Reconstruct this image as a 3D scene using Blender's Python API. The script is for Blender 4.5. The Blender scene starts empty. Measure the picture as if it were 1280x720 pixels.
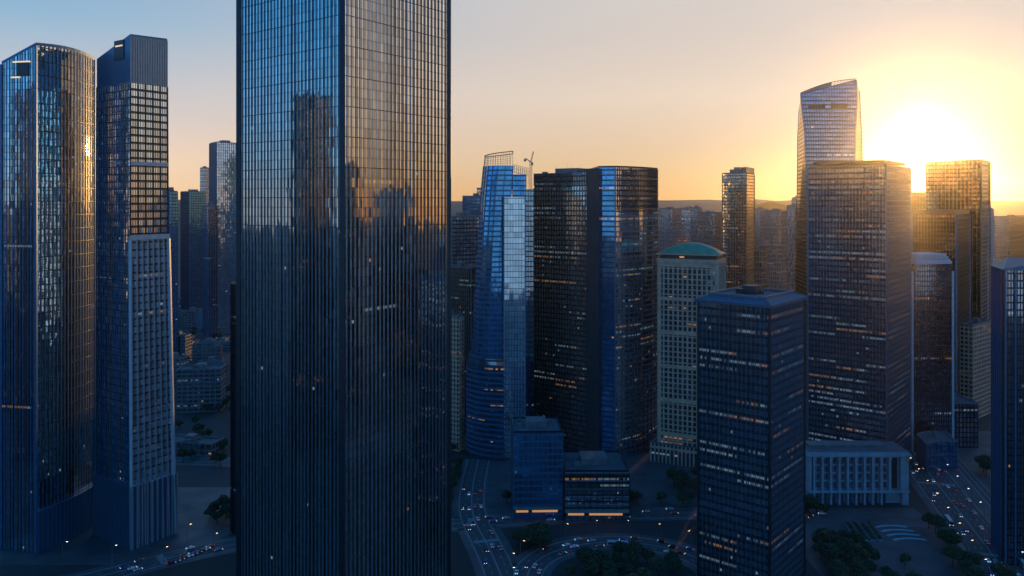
import bpy, math, random
from math import radians as R, sin, cos, pi, sqrt, exp
random.seed(7)
S = bpy.context.scene
C = S.collection
H = 200.0            # camera height
FPX = 1000.0         # focal length in pixels of the 1280 px wide photograph
HY = 252.0           # horizon row
def at(px, Y, z=0.0):
    return ((px - 640) / FPX * Y, Y, z)
def zat(py, Y):
    return H + (HY - py) / FPX * Y
def gnd(px, py):
    Y = H * FPX / (py - HY)
    return ((px - 640) / FPX * Y, Y)

# ------------------------------------------------------------------ camera
cd = bpy.data.cameras.new('camera')
cam = bpy.data.objects.new('camera', cd)
C.objects.link(cam)
cam.location = (0, 0, H)
cam.rotation_euler = (R(90), 0, 0)
cd.sensor_width = 36
cd.lens = 36 * FPX / 1280
cd.shift_y = -(360 - HY) / 1280
cd.clip_start = 1
cd.clip_end = 60000
S.camera = cam
# ------------------------------------------------------------------ world, sun, exposure
SUN_AZ, SUN_EL = R(27.2), R(3.2)
SD = (sin(SUN_AZ) * cos(SUN_EL), cos(SUN_AZ) * cos(SUN_EL), sin(SUN_EL))
w = bpy.data.worlds.new("World")
S.world = w
w.use_nodes = True
nt = w.node_tree
for n in list(nt.nodes):
    nt.nodes.remove(n)
def wn(t, **k):
    n = nt.nodes.new(t)
    for a, b in k.items():
        setattr(n, a, b)
    return n
def wl(a, b):
    nt.links.new(a, b)
def wmath(op, a, b=None, clamp=False):
    n = wn('ShaderNodeMath', operation=op, use_clamp=clamp)
    for i, v in enumerate((a, b)):
        if v is None: continue
        if isinstance(v, (int, float)): n.inputs[i].default_value = v
        else: wl(v, n.inputs[i])
    return n.outputs[0]
def wramp(fac, stops):
    n = wn('ShaderNodeValToRGB')
    wl(fac, n.inputs[0])
    e = n.color_ramp.elements
    while len(e) > 1: e.remove(e[-1])
    e[0].position = stops[0][0]; e[0].color = (*stops[0][1], 1)
    for p, c in stops[1:]:
        q = e.new(p); q.color = (*c, 1)
    return n.outputs[0]
sky = wn('ShaderNodeTexSky', sky_type='NISHITA', sun_disc=False)
sky.sun_elevation = SUN_EL
sky.sun_rotation = SUN_AZ
sky.altitude = 200
sky.air_density = 0.6
sky.dust_density = 0.1
sky.ozone_density = 3.0
bg1 = wn('ShaderNodeBackground'); bg1.inputs[1].default_value = 0.05
wl(sky.outputs[0], bg1.inputs[0])
tc = wn('ShaderNodeTexCoord')
sep = wn('ShaderNodeSeparateXYZ'); wl(tc.outputs['Generated'], sep.inputs[0])
zz = wmath('MAXIMUM', sep.outputs[2], 0.0)
hl = wmath('SQRT', wmath('ADD', wmath('MULTIPLY', sep.outputs[0], sep.outputs[0]), wmath('ADD', wmath('MULTIPLY', sep.outputs[1], sep.outputs[1]), 1e-5)))
az = wmath('DIVIDE', wmath('ADD', wmath('MULTIPLY', sep.outputs[0], sin(SUN_AZ)), wmath('MULTIPLY', sep.outputs[1], cos(SUN_AZ))), hl)
az2 = wmath('DIVIDE', wmath('ADD', wmath('MULTIPLY', sep.outputs[0], sin(R(50))), wmath('MULTIPLY', sep.outputs[1], cos(R(50)))), hl)
# afterglow side, flank and the side away from the sun, as a function of height
warm = wramp(zz, [(0, (.64, .20, .0)), (.022, (.66, .26, .01)), (.044, (.68, .35, .07)), (.128, (.76, .54, .31)), (.2, (.66, .52, .37)), (.245, (.64, .54, .42)), (.4, (.24, .32, .46)), (.6, (.05, .20, .46)), (1, (.006, .15, .45))])
flank = wramp(zz, [(0, (1.2, .68, .32)), (.02, (1.14, .70, .38)), (.095, (.68, .55, .46)), (.2, (.28, .43, .545)), (.245, (.22, .38, .54)), (.45, (.05, .27, .56)), (.75, (.008, .17, .48)), (1, (.006, .15, .45))])
cold = wramp(zz, [(0, (.22, .34, .50)), (.05, (.15, .40, .70)), (.14, (.08, .38, .84)), (.3, (.02, .31, .80)), (.75, (.005, .18, .56)), (1, (.004, .16, .50))])
m1 = wn('ShaderNodeMix', data_type='RGBA')
f1 = wn('ShaderNodeMapRange', interpolation_type='SMOOTHSTEP'); f1.inputs[1].default_value = 0.10; f1.inputs[2].default_value = 0.82
wl(az2, f1.inputs[0]); wl(f1.outputs[0], m1.inputs[0]); wl(flank, m1.inputs[6]); wl(warm, m1.inputs[7])
m2 = wn('ShaderNodeMix', data_type='RGBA')
f2 = wn('ShaderNodeMapRange', interpolation_type='SMOOTHSTEP'); f2.inputs[1].default_value = -0.7; f2.inputs[2].default_value = 0.5
wl(az, f2.inputs[0]); wl(f2.outputs[0], m2.inputs[0]); wl(cold, m2.inputs[6]); wl(m1.outputs[2], m2.inputs[7])
dt = wn('ShaderNodeVectorMath', operation='DOT_PRODUCT'); wl(tc.outputs['Generated'], dt.inputs[0])
GD = (sin(R(27.1)) * cos(R(4.0)), cos(R(27.1)) * cos(R(4.0)), sin(R(4.0)))
dt.inputs[1].default_value = GD
omc = wmath('SUBTRACT', 1.0, dt.outputs['Value'])
def glow(k, col):
    g = wmath('EXPONENT', wmath('MULTIPLY', omc, -k))
    n = wn('ShaderNodeVectorMath', operation='SCALE'); n.inputs[0].default_value = col
    wl(g, n.inputs[3]); return n.outputs[0]
def vadd(a, b):
    n = wn('ShaderNodeVectorMath', operation='ADD'); wl(a, n.inputs[0]); wl(b, n.inputs[1]); return n.outputs[0]
tot = vadd(m2.outputs[2], vadd(glow(3600, (2.4, 2.2, 1.4)), vadd(glow(400, (.08, .08, .02)), glow(40, (.0, .0, .0)))))
bg2 = wn('ShaderNodeBackground'); wl(tot, bg2.inputs[0]); bg2.inputs[1].default_value = 1.0
ad = wn('ShaderNodeAddShader'); wl(bg1.outputs[0], ad.inputs[0]); wl(bg2.outputs[0], ad.inputs[1])
wo = wn('ShaderNodeOutputWorld'); wl(ad.outputs[0], wo.inputs[0])
sl = bpy.data.lights.new('sun', 'SUN'); sl.energy = 2.0; sl.angle = R(0.5); sl.color = (1, .46, .11)
so = bpy.data.objects.new('sun', sl); C.objects.link(so)
so.rotation_euler = (R(90) - SUN_EL, 0, pi - SUN_AZ)
S.view_settings.view_transform = 'Standard'
S.view_settings.look = 'None'
S.view_settings.exposure = 0.0
S.view_settings.gamma = 1.0
S.render.engine = 'CYCLES'
S.cycles.max_bounces = 6
S.cycles.volume_bounces = 0

# ------------------------------------------------------------------ materials
class NB:
    def __init__(s, name):
        s.m = bpy.data.materials.new(name); s.m.use_nodes = True
        s.t = s.m.node_tree
        s.b = s.t.nodes['Principled BSDF']
    def n(s, t, **k):
        x = s.t.nodes.new(t)
        for a, b in k.items(): setattr(x, a, b)
        return x
    def l(s, a, b): s.t.links.new(a, b)
    def put(s, v, sock):
        if isinstance(v, (int, float)): sock.default_value = v
        elif isinstance(v, tuple): sock.default_value = v
        else: s.l(v, sock)
    def mt(s, op, a, b=0.0, clamp=False):
        x = s.n('ShaderNodeMath', operation=op, use_clamp=clamp)
        s.put(a, x.inputs[0]); s.put(b, x.inputs[1]); return x.outputs[0]
    def mix(s, f, a, b):
        x = s.n('ShaderNodeMix', data_type='RGBA'); s.put(f, x.inputs[0])
        s.put(a if not isinstance(a, tuple) else (*a[:3], 1), x.inputs[6]); s.put(b if not isinstance(b, tuple) else (*b[:3], 1), x.inputs[7])
        return x.outputs[2]
    def xyz(s, x=0.0, y=0.0, z=0.0):
        c = s.n('ShaderNodeCombineXYZ')
        for i, v in enumerate((x, y, z)): s.put(v, c.inputs[i])
        return c.outputs[0]
    def white(s, vec):
        x = s.n('ShaderNodeTexWhiteNoise', noise_dimensions='3D'); s.l(vec, x.inputs[0]); return x

def glass(name, tint=(.30, .36, .44), base=(.005, .010, .018), pw=1.6, ph=4.0, tilt=.012, lit=.10, warmth=.4,
          span=.22, spancol=(.03, .035, .045), rough=.06, power=.55, warp=.01, refl=.85, stripe=0.0, pv=.45):
    k = NB(name)
    uv = k.n('ShaderNodeUVMap').outputs[0]
    sp = k.n('ShaderNodeSeparateXYZ'); k.l(uv, sp.inputs[0])
    u, v = k.mt('DIVIDE', sp.outputs[0], pw), k.mt('DIVIDE', sp.outputs[1], ph)
    cu, cv = k.mt('FLOOR', u), k.mt('FLOOR', v)
    fu, fv = k.mt('FRACT', u), k.mt('FRACT', v)
    rnd = k.n('ShaderNodeObjectInfo').outputs['Random']
    seed = k.mt('MULTIPLY', rnd, 517.3)
    wn_ = k.white(k.xyz(cu, cv, seed))
    # each pane sits a hair out of true, and the whole face undulates a little
    vm = k.n('ShaderNodeVectorMath', operation='SUBTRACT'); k.l(wn_.outputs['Color'], vm.inputs[0]); vm.inputs[1].default_value = (.5, .5, .5)
    vs = k.n('ShaderNodeVectorMath', operation='SCALE'); k.l(vm.outputs[0], vs.inputs[0]); vs.inputs[3].default_value = tilt
    ns = k.n('ShaderNodeTexNoise'); ns.inputs['Scale'].default_value = .22; ns.inputs['Detail'].default_value = 1.5
    k.l(k.xyz(sp.outputs[0], k.mt('MULTIPLY', sp.outputs[1], .35), seed), ns.inputs[0])
    vn = k.n('ShaderNodeVectorMath', operation='SUBTRACT'); k.l(ns.outputs['Color'], vn.inputs[0]); vn.inputs[1].default_value = (.5, .5, .5)
    vw = k.n('ShaderNodeVectorMath', operation='SCALE'); k.l(vn.outputs[0], vw.inputs[0]); vw.inputs[3].default_value = warp * 2
    g = k.n('ShaderNodeNewGeometry')
    a1 = k.n('ShaderNodeVectorMath', operation='ADD'); k.l(g.outputs['Normal'], a1.inputs[0]); k.l(vs.outputs[0], a1.inputs[1])
    a2 = k.n('ShaderNodeVectorMath', operation='ADD'); k.l(a1.outputs[0], a2.inputs[0]); k.l(vw.outputs[0], a2.inputs[1])
    nn = k.n('ShaderNodeVectorMath', operation='NORMALIZE'); k.l(a2.outputs[0], nn.inputs[0])
    k.l(nn.outputs[0], k.b.inputs['Normal'])
    sm = k.mt('LESS_THAN', fv, span)
    val = wn_.outputs['Value']
    # coating: tint varies pane to pane
    tv = k.n('ShaderNodeVectorMath', operation='SCALE'); tv.inputs[0].default_value = tint
    tint_f = k.mt('ADD', k.mt('MULTIPLY', val, pv), 1 - pv * .6)
    if stripe:   # alternate columns are opaque back-painted glass
        alt = k.mt('LESS_THAN', k.mt('FRACT', k.mt('MULTIPLY', cu, .5)), .25)
        cw = k.white(k.xyz(cu, 5.5, seed))
        tint_f = k.mt('MULTIPLY', tint_f, k.mt('SUBTRACT', 1.0, k.mt('MULTIPLY', alt, k.mt('ADD', k.mt('MULTIPLY', cw.outputs['Value'], .3), stripe))))
    k.l(tint_f, tv.inputs[3])
    k.l(k.mix(sm, tv.outputs[0], spancol), k.b.inputs['Base Color'])
    k.l(k.mt('SUBTRACT', refl, k.mt('MULTIPLY', sm, .35)), k.b.inputs['Metallic'])
    k.l(k.mt('ADD', k.mt('MULTIPLY', sm, .22), rough), k.b.inputs['Roughness'])
    # rooms with the light on: stretches of a floor plus single rooms
    rw = k.white(k.xyz(k.mt('FLOOR', k.mt('DIVIDE', sp.outputs[0], 21.0)), cv, k.mt('ADD', seed, 31.7)))
    fw = k.white(k.xyz(3.3, cv, k.mt('ADD', seed, 77.1)))
    row = k.mt('GREATER_THAN', k.mt('ADD', k.mt('MULTIPLY', rw.outputs['Value'], .42), k.mt('MULTIPLY', fw.outputs['Value'], .58)), 1 - lit * 2.0)
    rowc = k.mt('MULTIPLY', row, k.mt('GREATER_THAN', val, .22))
    w2 = k.white(k.xyz(cu, cv, k.mt('ADD', seed, 9.9)))
    one = k.mt('GREATER_THAN', w2.outputs['Value'], 1 - lit * .07)
    on = k.mt('MAXIMUM', rowc, one)
    inner = k.mt('MULTIPLY', k.mt('GREATER_THAN', fv, .5), k.mt('LESS_THAN', fv, .8))
    inner = k.mt('MULTIPLY', inner, k.mt('MULTIPLY', k.mt('GREATER_THAN', fu, .08), k.mt('LESS_THAN', fu, .92)))
    on = k.mt('MULTIPLY', on, inner)
    br = k.mt('MULTIPLY', k.mt('ADD', k.mt('MULTIPLY', w2.outputs['Value'], .8), .15), power)
    wc = k.white(k.xyz(k.mt('FLOOR', k.mt('DIVIDE', sp.outputs[0], pw * 14)), cv, k.mt('ADD', seed, 3.1)))
    ec = k.mix(k.mt('LESS_THAN', wc.outputs['Value'], warmth), (.45, .66, .80), (1, .50, .17))
    k.l(ec, k.b.inputs['Emission Color'])
    k.l(k.mt('MULTIPLY', on, br), k.b.inputs['Emission Strength'])
    return k.m

def plain(name, col, rough=.6, metal=0.0, var=.15, scale=.3, streak=1.0, emis=None, bump=0.0):
    k = NB(name)
    tcn = k.n('ShaderNodeTexCoord')
    mp = k.n('ShaderNodeMapping'); mp.inputs['Scale'].default_value = (1, 1, streak); k.l(tcn.outputs['Object'], mp.inputs[0])
    ns = k.n('ShaderNodeTexNoise'); ns.inputs['Scale'].default_value = scale; ns.inputs['Detail'].default_value = 6; k.l(mp.outputs[0], ns.inputs[0])
    a = tuple(c * (1 - var) for c in col); b = tuple(min(1, c * (1 + var)) for c in col)
    f = k.mt('MULTIPLY', k.mt('SUBTRACT', ns.outputs[0], .3), 2.5, clamp=True)
    k.l(k.mix(f, a, b), k.b.inputs['Base Color'])
    k.b.inputs['Roughness'].default_value = rough
    k.b.inputs['Metallic'].default_value = metal
    if emis:
        k.b.inputs['Emission Color'].default_value = (*emis[0], 1); k.b.inputs['Emission Strength'].default_value = emis[1]
    if bump:
        bn = k.n('ShaderNodeBump'); bn.inputs['Strength'].default_value = bump; k.l(ns.outputs[0], bn.inputs['Height']); k.l(bn.outputs[0], k.b.inputs['Normal'])
    return k.m

M = {}
M['g_big'] = glass('blue_black_glass', (.98, .93, .86), base=(.004, .008, .014), pw=1.2, ph=4.2, tilt=.012, lit=.04, warmth=.2, warp=.012, power=.3, span=.05, refl=.985, stripe=.55, pv=.4, rough=.04)
M['g_left'] = glass('left_tower_glass', (.95, .90, .84), base=(.004, .008, .014), pw=1.25, ph=4.0, tilt=.03, lit=.06, warmth=.2, warp=.03, power=.3, span=.06, refl=.98, stripe=.52, pv=.5, rough=.05)
M['g_grid'] = glass('gridded_glass', (.66, .78, .88), pw=3.6, ph=4.4, tilt=.02, lit=.04, warmth=.3, span=.1, power=.3)
M['g_blue'] = glass('blue_glass', (.12, .40, .70), pw=1.8, ph=4.0, tilt=.010, lit=.03, warmth=.8, span=.3, spancol=(.02, .09, .18), power=.4)
M['g_dark'] = glass('dark_glass', (.34, .40, .48), pw=1.6, ph=4.0, tilt=.012, lit=.07, warmth=.35, power=.3, refl=.95)
M['g_gold_refl'] = glass('sunset_reflection_glass', (.72, .44, .14), pw=2, ph=4.0, tilt=.012, lit=.0, span=.3, spancol=(.2, .12, .05), refl=1.0, rough=.16)  # gold tint paints in the reflection of the sunset sky
M['g_glow'] = glass('sun_glare_glass', (.42, .30, .20), pw=1.3, ph=4.0, tilt=.006, lit=.05, warmth=.8, power=.4, span=.3, spancol=(.05, .035, .02), refl=.9, stripe=.4, warp=.006)  # orange of the sun glare is put into this tint
M['g_lit'] = glass('office_glass', (.58, .60, .64), pw=1.3, ph=4.0, tilt=.02, lit=.14, warmth=.30, power=.26, span=.25, refl=.93)
M['g_warm'] = glass('bronze_glass', (.42, .36, .32), pw=2.4, ph=4.0, tilt=.02, lit=.09, warmth=.7, power=.4)
M['g_far'] = glass('far_glass', (.40, .44, .50), pw=3.0, ph=4.0, tilt=.02, lit=.05, warmth=.7, power=.4, span=.3, spancol=(.10, .10, .11))
M['g_stone'] = glass('recessed_window_glass', (.22, .27, .34), pw=3.6, ph=4.0, tilt=.02, lit=.10, warmth=.85, power=.35, span=.12)
M['fin'] = plain('brushed_fin_metal', (.11, .17, .23), .42, .5, .15, .4)
M['crown_panel'] = plain('grey_blue_cladding', (.22, .30, .38), .35, .4, .1, .1)
M['fin_big'] = plain('pale_blue_fin_metal', (.16, .24, .33), .3, .6, .2, .4)
M['roof_metal'] = plain('dark_blue_roof_metal', (.05, .10, .16), .5, .3, .15, .3)
M['fin_dark'] = plain('dark_fin_metal', (.02, .03, .042), .35, .5, .2, .4)
M['fin_pale'] = plain('pale_fin_metal', (.38, .42, .46), .42, .5, .1, .4)
M['fin_gold'] = plain('warm_fin_metal', (.22, .17, .12), .35, .8, .1, .4)
M['fin_blue'] = plain('blue_fin_metal', (.04, .15, .29), .4, .4, .15, .4)
M['roof'] = plain('roof_membrane', (.09, .10, .115), .8, 0, .3, .1, bump=.1)
M['plant'] = plain('plant_room_cladding', (.16, .17, .18), .6, .2, .25, .3)
M['panel'] = plain('smooth_blue_cladding', (.03, .13, .25), .3, .5, .12, .05)
M['slab'] = plain('dark_slab_cladding', (.045, .045, .05), .45, .2, .2, .1)
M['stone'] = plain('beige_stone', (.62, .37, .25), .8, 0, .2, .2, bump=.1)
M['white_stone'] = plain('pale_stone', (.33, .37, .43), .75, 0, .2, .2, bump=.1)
M['conc'] = plain('concrete', (.20, .19, .18), .85, 0, .2, .2, bump=.1)
M['teal'] = plain('teal_copper', (.03, .27, .17), .6, .1, .2, .25)
M['tealdark'] = plain('dark_teal_cladding', (.04, .12, .15), .5, .2, .15, .2)
M['white'] = plain('white_metal', (.48, .54, .60), .45, .2, .12, .3)
M['steel'] = plain('grey_steel', (.22, .23, .24), .5, .7, .15, 1)
M['asphalt'] = plain('asphalt', (.062, .064, .07), .75, 0, .25, .25, bump=.15)
M['paint'] = plain('road_paint', (.36, .37, .38), .7, 0, .3, 1)
M['kerb'] = plain('kerb_stone', (.22, .22, .22), .8, 0, .15, 1)
M['palep'] = plain('pale_paving', (.16, .17, .19), .7, 0, .2, .4)
M['hill'] = plain('hill_woodland', (.13, .12, .09), .95, 0, .3, .004)
M['bark'] = plain('bark', (.06, .045, .035), .95, 0, .2, 2)
M['lamp'] = plain('lamp_glow', (.9, .8, .6), .5, emis=((1, .58, .22), 9))
M['lampw'] = plain('white_lamp_glow', (.9, .9, .9), .5, emis=((.75, .88, 1), 7))
M['strip'] = plain('lit_strip', (.9, .6, .3), .5, emis=((1, .42, .12), .5))
M['stripw'] = plain('pale_lit_strip', (.9, .8, .6), .5, emis=((1, .72, .4), .8))
M['tyre'] = plain('rubber', (.02, .02, .02), .85)
M['carglass'] = plain('car_glass', (.02, .025, .03), .08, 0, .05)
M['headl'] = plain('headlight_glow', (.9, .9, .9), .3, emis=((.9, .95, 1), 1.8))
M['taill'] = plain('taillight_glow', (.5, .05, .03), .3, emis=((1, .15, .04), 1.0))
CARCOL = {'white': (.75, .76, .78), 'silver': (.42, .44, .46), 'black': (.02, .02, .025), 'grey': (.14, .145, .15), 'red': (.35, .03, .03), 'blue': (.04, .10, .30)}
for n_, c_ in CARCOL.items():
    M['car_' + n_] = plain('car_paint_' + n_, c_, .3, .25, .04, 1)

def leafmat(name, col):
    k = NB(name)
    g = k.n('ShaderNodeNewGeometry')
    tcn = k.n('ShaderNodeTexCoord')
    ns = k.n('ShaderNodeTexNoise'); ns.inputs['Scale'].default_value = .7; k.l(tcn.outputs['Object'], ns.inputs[0])
    f = k.mt('ADD', k.mt('MULTIPLY', g.outputs['Random Per Island'], .6), k.mt('MULTIPLY', ns.outputs[0], .4))
    k.l(k.mix(f, tuple(c * .5 for c in col), tuple(c * 1.7 for c in col)), k.b.inputs['Base Color'])
    k.b.inputs['Roughness'].default_value = .7
    return k.m
M['leaf'] = leafmat('dark_green_leaves', (.045, .065, .03))
M['leaf2'] = leafmat('olive_leaves', (.065, .075, .03))

def groundmat():
    k = NB('city_ground')
    tcn = k.n('ShaderNodeTexCoord')
    ns = k.n('ShaderNodeTexNoise'); ns.inputs['Scale'].default_value = .012; ns.inputs['Detail'].default_value = 8; k.l(tcn.outputs['Object'], ns.inputs[0])
    vo = k.n('ShaderNodeTexVoronoi'); vo.inputs['Scale'].default_value = .03; k.l(tcn.outputs['Object'], vo.inputs[0])
    n2 = k.n('ShaderNodeTexNoise'); n2.inputs['Scale'].default_value = .3; n2.inputs['Detail'].default_value = 6; k.l(tcn.outputs['Object'], n2.inputs[0])
    a = k.mix(k.mt('MULTIPLY', k.mt('SUBTRACT', ns.outputs[0], .4), 5, clamp=True), (.018, .026, .022), (.05, .052, .058))
    sep_ = k.n('ShaderNodeSeparateColor'); k.l(vo.outputs['Color'], sep_.inputs[0])
    b = k.mix(k.mt('MULTIPLY', sep_.outputs[0], .5), a, (.03, .034, .04))
    c = k.mix(k.mt('MULTIPLY', n2.outputs[0], .5), b, (.018, .02, .022))
    k.l(c, k.b.inputs['Base Color']); k.b.inputs['Roughness'].default_value = .85
    return k.m
M['ground'] = groundmat()
def pavemat():
    k = NB('pavement')
    tcn = k.n('ShaderNodeTexCoord')
    br = k.n('ShaderNodeTexBrick'); br.inputs['Scale'].default_value = .22; br.inputs['Mortar Size'].default_value = .03
    br.inputs['Color1'].default_value = (.075, .08, .09, 1); br.inputs['Color2'].default_value = (.055, .06, .07, 1); br.inputs['Mortar'].default_value = (.12, .125, .13, 1)
    k.l(tcn.outputs['Object'], br.inputs[0])
    ns = k.n('ShaderNodeTexNoise'); ns.inputs['Scale'].default_value = .06; ns.inputs['Detail'].default_value = 8; k.l(tcn.outputs['Object'], ns.inputs[0])
    k.l(k.mix(k.mt('MULTIPLY', k.mt('SUBTRACT', ns.outputs[0], .35), 2.2, clamp=True), br.outputs[0], (.035, .038, .045)), k.b.inputs['Base Color'])
    k.l(k.mt('ADD', k.mt('MULTIPLY', ns.outputs[0], .4), .4), k.b.inputs['Roughness'])
    return k.m
M['pave'] = pavemat()
ORD = ['first', 'second', 'third', 'fourth', 'fifth', 'sixth', 'seventh', 'eighth', 'ninth', 'tenth', 'eleventh', 'twelfth', 'thirteenth', 'fourteenth', 'fifteenth', 'sixteenth', 'seventeenth', 'eighteenth', 'nineteenth', 'twentieth', 'twenty-first', 'twenty-second', 'twenty-third', 'twenty-fourth', 'twenty-fifth', 'twenty-sixth']

# ------------------------------------------------------------------ mesh builder
class MB:
    def __init__(s): s.v = []; s.f = []; s.m = []; s.uv = []; s.mats = []; s.sm = []
    def mi(s, m):
        m = M[m] if isinstance(m, str) else m
        if m not in s.mats: s.mats.append(m)
        return s.mats.index(m)
    def face(s, pts, m, uv=None, smooth=False):
        i = len(s.v); s.v += [tuple(p) for p in pts]
        s.f.append(tuple(range(i, i + len(pts)))); s.m.append(s.mi(m)); s.sm.append(smooth)
        s.uv += list(uv) if uv else [(p[0] * .5, p[2] * .5) for p in pts]
    def box(s, x0, x1, y0, y1, z0, z1, m, a=0.0, ox=0.0, oy=0.0):
        c, n = cos(a), sin(a)
        def T(x, y, z): return (ox + x * c - y * n, oy + x * n + y * c, z)
        p = [T(x, y, z) for z in (z0, z1) for (x, y) in ((x0, y0), (x1, y0), (x1, y1), (x0, y1))]
        for q in ((3, 2, 1, 0), (4, 5, 6, 7), (0, 1, 5, 4), (1, 2, 6, 5), (2, 3, 7, 6), (3, 0, 4, 7)):
            s.face([p[i] for i in q], m)
    def bar(s, a, b, r, m, n=4, r2=None):
        r2 = r if r2 is None else r2
        ax = [b[i] - a[i] for i in range(3)]; L = sqrt(sum(c * c for c in ax)) or 1
        ax = [c / L for c in ax]
        up = (0, 0, 1) if abs(ax[2]) < .9 else (1, 0, 0)
        s1 = (ax[1] * up[2] - ax[2] * up[1], ax[2] * up[0] - ax[0] * up[2], ax[0] * up[1] - ax[1] * up[0])
        l1 = sqrt(sum(c * c for c in s1)); s1 = [c / l1 for c in s1]
        s2 = (ax[1] * s1[2] - ax[2] * s1[1], ax[2] * s1[0] - ax[0] * s1[2], ax[0] * s1[1] - ax[1] * s1[0])
        def ring(p, rr): return [tuple(p[i] + rr * (cos(t) * s1[i] + sin(t) * s2[i]) for i in range(3)) for t in [2 * pi * (k + .5) / n for k in range(n)]]
        A, B = ring(a, r), ring(b, r2)
        for k in range(n):
            j = (k + 1) % n; s.face([A[k], A[j], B[j], B[k]], m)
        s.face(B, m); s.face(A[::-1], m)
    def build(s, name, parent=None, loc=None):
        me = bpy.data.meshes.new(name)
        me.from_pydata(s.v, [], s.f)
        for m in s.mats: me.materials.append(m)
        me.polygons.foreach_set('material_index', s.m)
        me.polygons.foreach_set('use_smooth', s.sm)
        ul = me.uv_layers.new(name='UVMap')
        flat = [c for p in s.uv for c in p]
        ul.data.foreach_set('uv', flat)
        me.update()
        o = bpy.data.objects.new(name, me); C.objects.link(o)
        if parent: o.parent = parent
        if loc: o.location = loc
        return o
def tag(o, label=None, cat=None, group=None, kind=None):
    if label and len(label.split()) > 16: print('LONG', len(label.split()), label)
    if label: o['label'] = label
    if cat: o['category'] = cat
    if group: o['group'] = group
    if kind: o['kind'] = kind
    return o
def empty(name, loc=(0, 0, 0), rz=0.0, **k):
    o = bpy.data.objects.new(name, None); C.objects.link(o)
    o.location = loc; o.rotation_euler = (0, 0, rz); o.empty_display_size = 1
    return tag(o, **k)
def copy_tree(o, parent=None):
    c = o.copy(); C.objects.link(c)
    if parent: c.parent = parent
    for ch in list(o.children): copy_tree(ch, c)
    return c

# ------------------------------------------------------------------ tower toolkit (rings of xyz points, counter-clockwise from above)
def centre(ring): return (sum(p[0] for p in ring) / len(ring), sum(p[1] for p in ring) / len(ring))
def ptz(rings, i, z):
    for a, b in zip(rings[:-1], rings[1:]):
        if z <= b[i][2] + 1e-6:
            h = b[i][2] - a[i][2]; t = 0 if h <= 0 else max(0, (z - a[i][2]) / h)
            return tuple(a[i][k] + (b[i][k] - a[i][k]) * t for k in range(2)) + (z,)
    return None
def enorm(p, q):
    dx, dy = q[0] - p[0], q[1] - p[1]; l = sqrt(dx * dx + dy * dy) or 1
    return dy / l, -dx / l, l
def skin(mb, rings, m, edges=None, mm=None):
    n = len(rings[0]); us = [0.0]
    for i in range(n):
        us.append(us[-1] + enorm(rings[0][i], rings[0][(i + 1) % n])[2])
    for a, b in zip(rings[:-1], rings[1:]):
        for i in range(n):
            if edges is not None and i not in edges: continue
            j = (i + 1) % n
            mb.face([a[i], a[j], b[j], b[i]], (mm or {}).get(i, m), [(us[i], a[i][2]), (us[i + 1], a[j][2]), (us[i + 1], b[j][2]), (us[i], b[i][2])])
def fins(mb, rings, m, sp, d=.8, wd=.35, edges=None, z0=None, z1=None, ends=True):
    n = len(rings[0])
    for i in range(n):
        if edges is not None and i not in edges: continue
        j = (i + 1) % n
        nx, ny, L = enorm(rings[0][i], rings[0][j])
        tx, ty = -ny, nx
        k = max(1, round(L / sp))
        for q in range(k + 1):
            if q == k and not (ends and True): continue
            if q == k and (edges is None or j in (edges or ())) and j != 0: continue
            t = q / k
            pl = []
            for r in rings:
                pl.append(tuple(r[i][c] + (r[j][c] - r[i][c]) * t for c in range(3)))
            lo = pl[0][2] if z0 is None else z0; hi = pl[-1][2] if z1 is None else z1
            pts = []
            for a, b in zip(pl[:-1], pl[1:]):
                if b[2] <= lo or a[2] >= hi: continue
                for e in (a, b):
                    z = min(max(e[2], lo), hi); h = b[2] - a[2]; s_ = (z - a[2]) / h if h else 0
                    P = (a[0] + (b[0] - a[0]) * s_, a[1] + (b[1] - a[1]) * s_, z)
                    if not pts or abs(pts[-1][2] - P[2]) > 1e-3: pts.append(P)
            h = wd / 2
            for a, b in zip(pts[:-1], pts[1:]):
                A = [(a[0] - tx * h, a[1] - ty * h, a[2]), (a[0] - tx * h + nx * d, a[1] - ty * h + ny * d, a[2]), (a[0] + tx * h + nx * d, a[1] + ty * h + ny * d, a[2]), (a[0] + tx * h, a[1] + ty * h, a[2])]
                B = [(b[0] - tx * h, b[1] - ty * h, b[2]), (b[0] - tx * h + nx * d, b[1] - ty * h + ny * d, b[2]), (b[0] + tx * h + nx * d, b[1] + ty * h + ny * d, b[2]), (b[0] + tx * h, b[1] + ty * h, b[2])]
                for q0 in range(3): mb.face([A[q0], A[q0 + 1], B[q0 + 1], B[q0]], m)
            if pts: mb.face(B, m)
def bands(mb, rings, m, step, h=.9, d=.35, edges=None, z0=0.0, z1=None, off=0.0):
    n = len(rings[0])
    for i in range(n):
        if edges is not None and i not in edges: continue
        j = (i + 1) % n
        top = min(rings[-1][i][2], rings[-1][j][2]) if z1 is None else z1
        z = z0 + off
        while z + h < top:
            a, b, c, e = ptz(rings, i, z), ptz(rings, j, z), ptz(rings, j, z + h), ptz(rings, i, z + h)
            if a and b and c and e:
                nx, ny, _ = enorm(a, b)
                o = lambda p: (p[0] + nx * d, p[1] + ny * d, p[2])
                mb.face([o(a), o(b), o(c), o(e)], m); mb.face([o(e), o(c), c, e], m); mb.face([a, b, o(b), o(a)], m)
                mb.face([a, o(a), o(e), e], m); mb.face([o(b), b, c, o(c)], m)
            z += step
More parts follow.
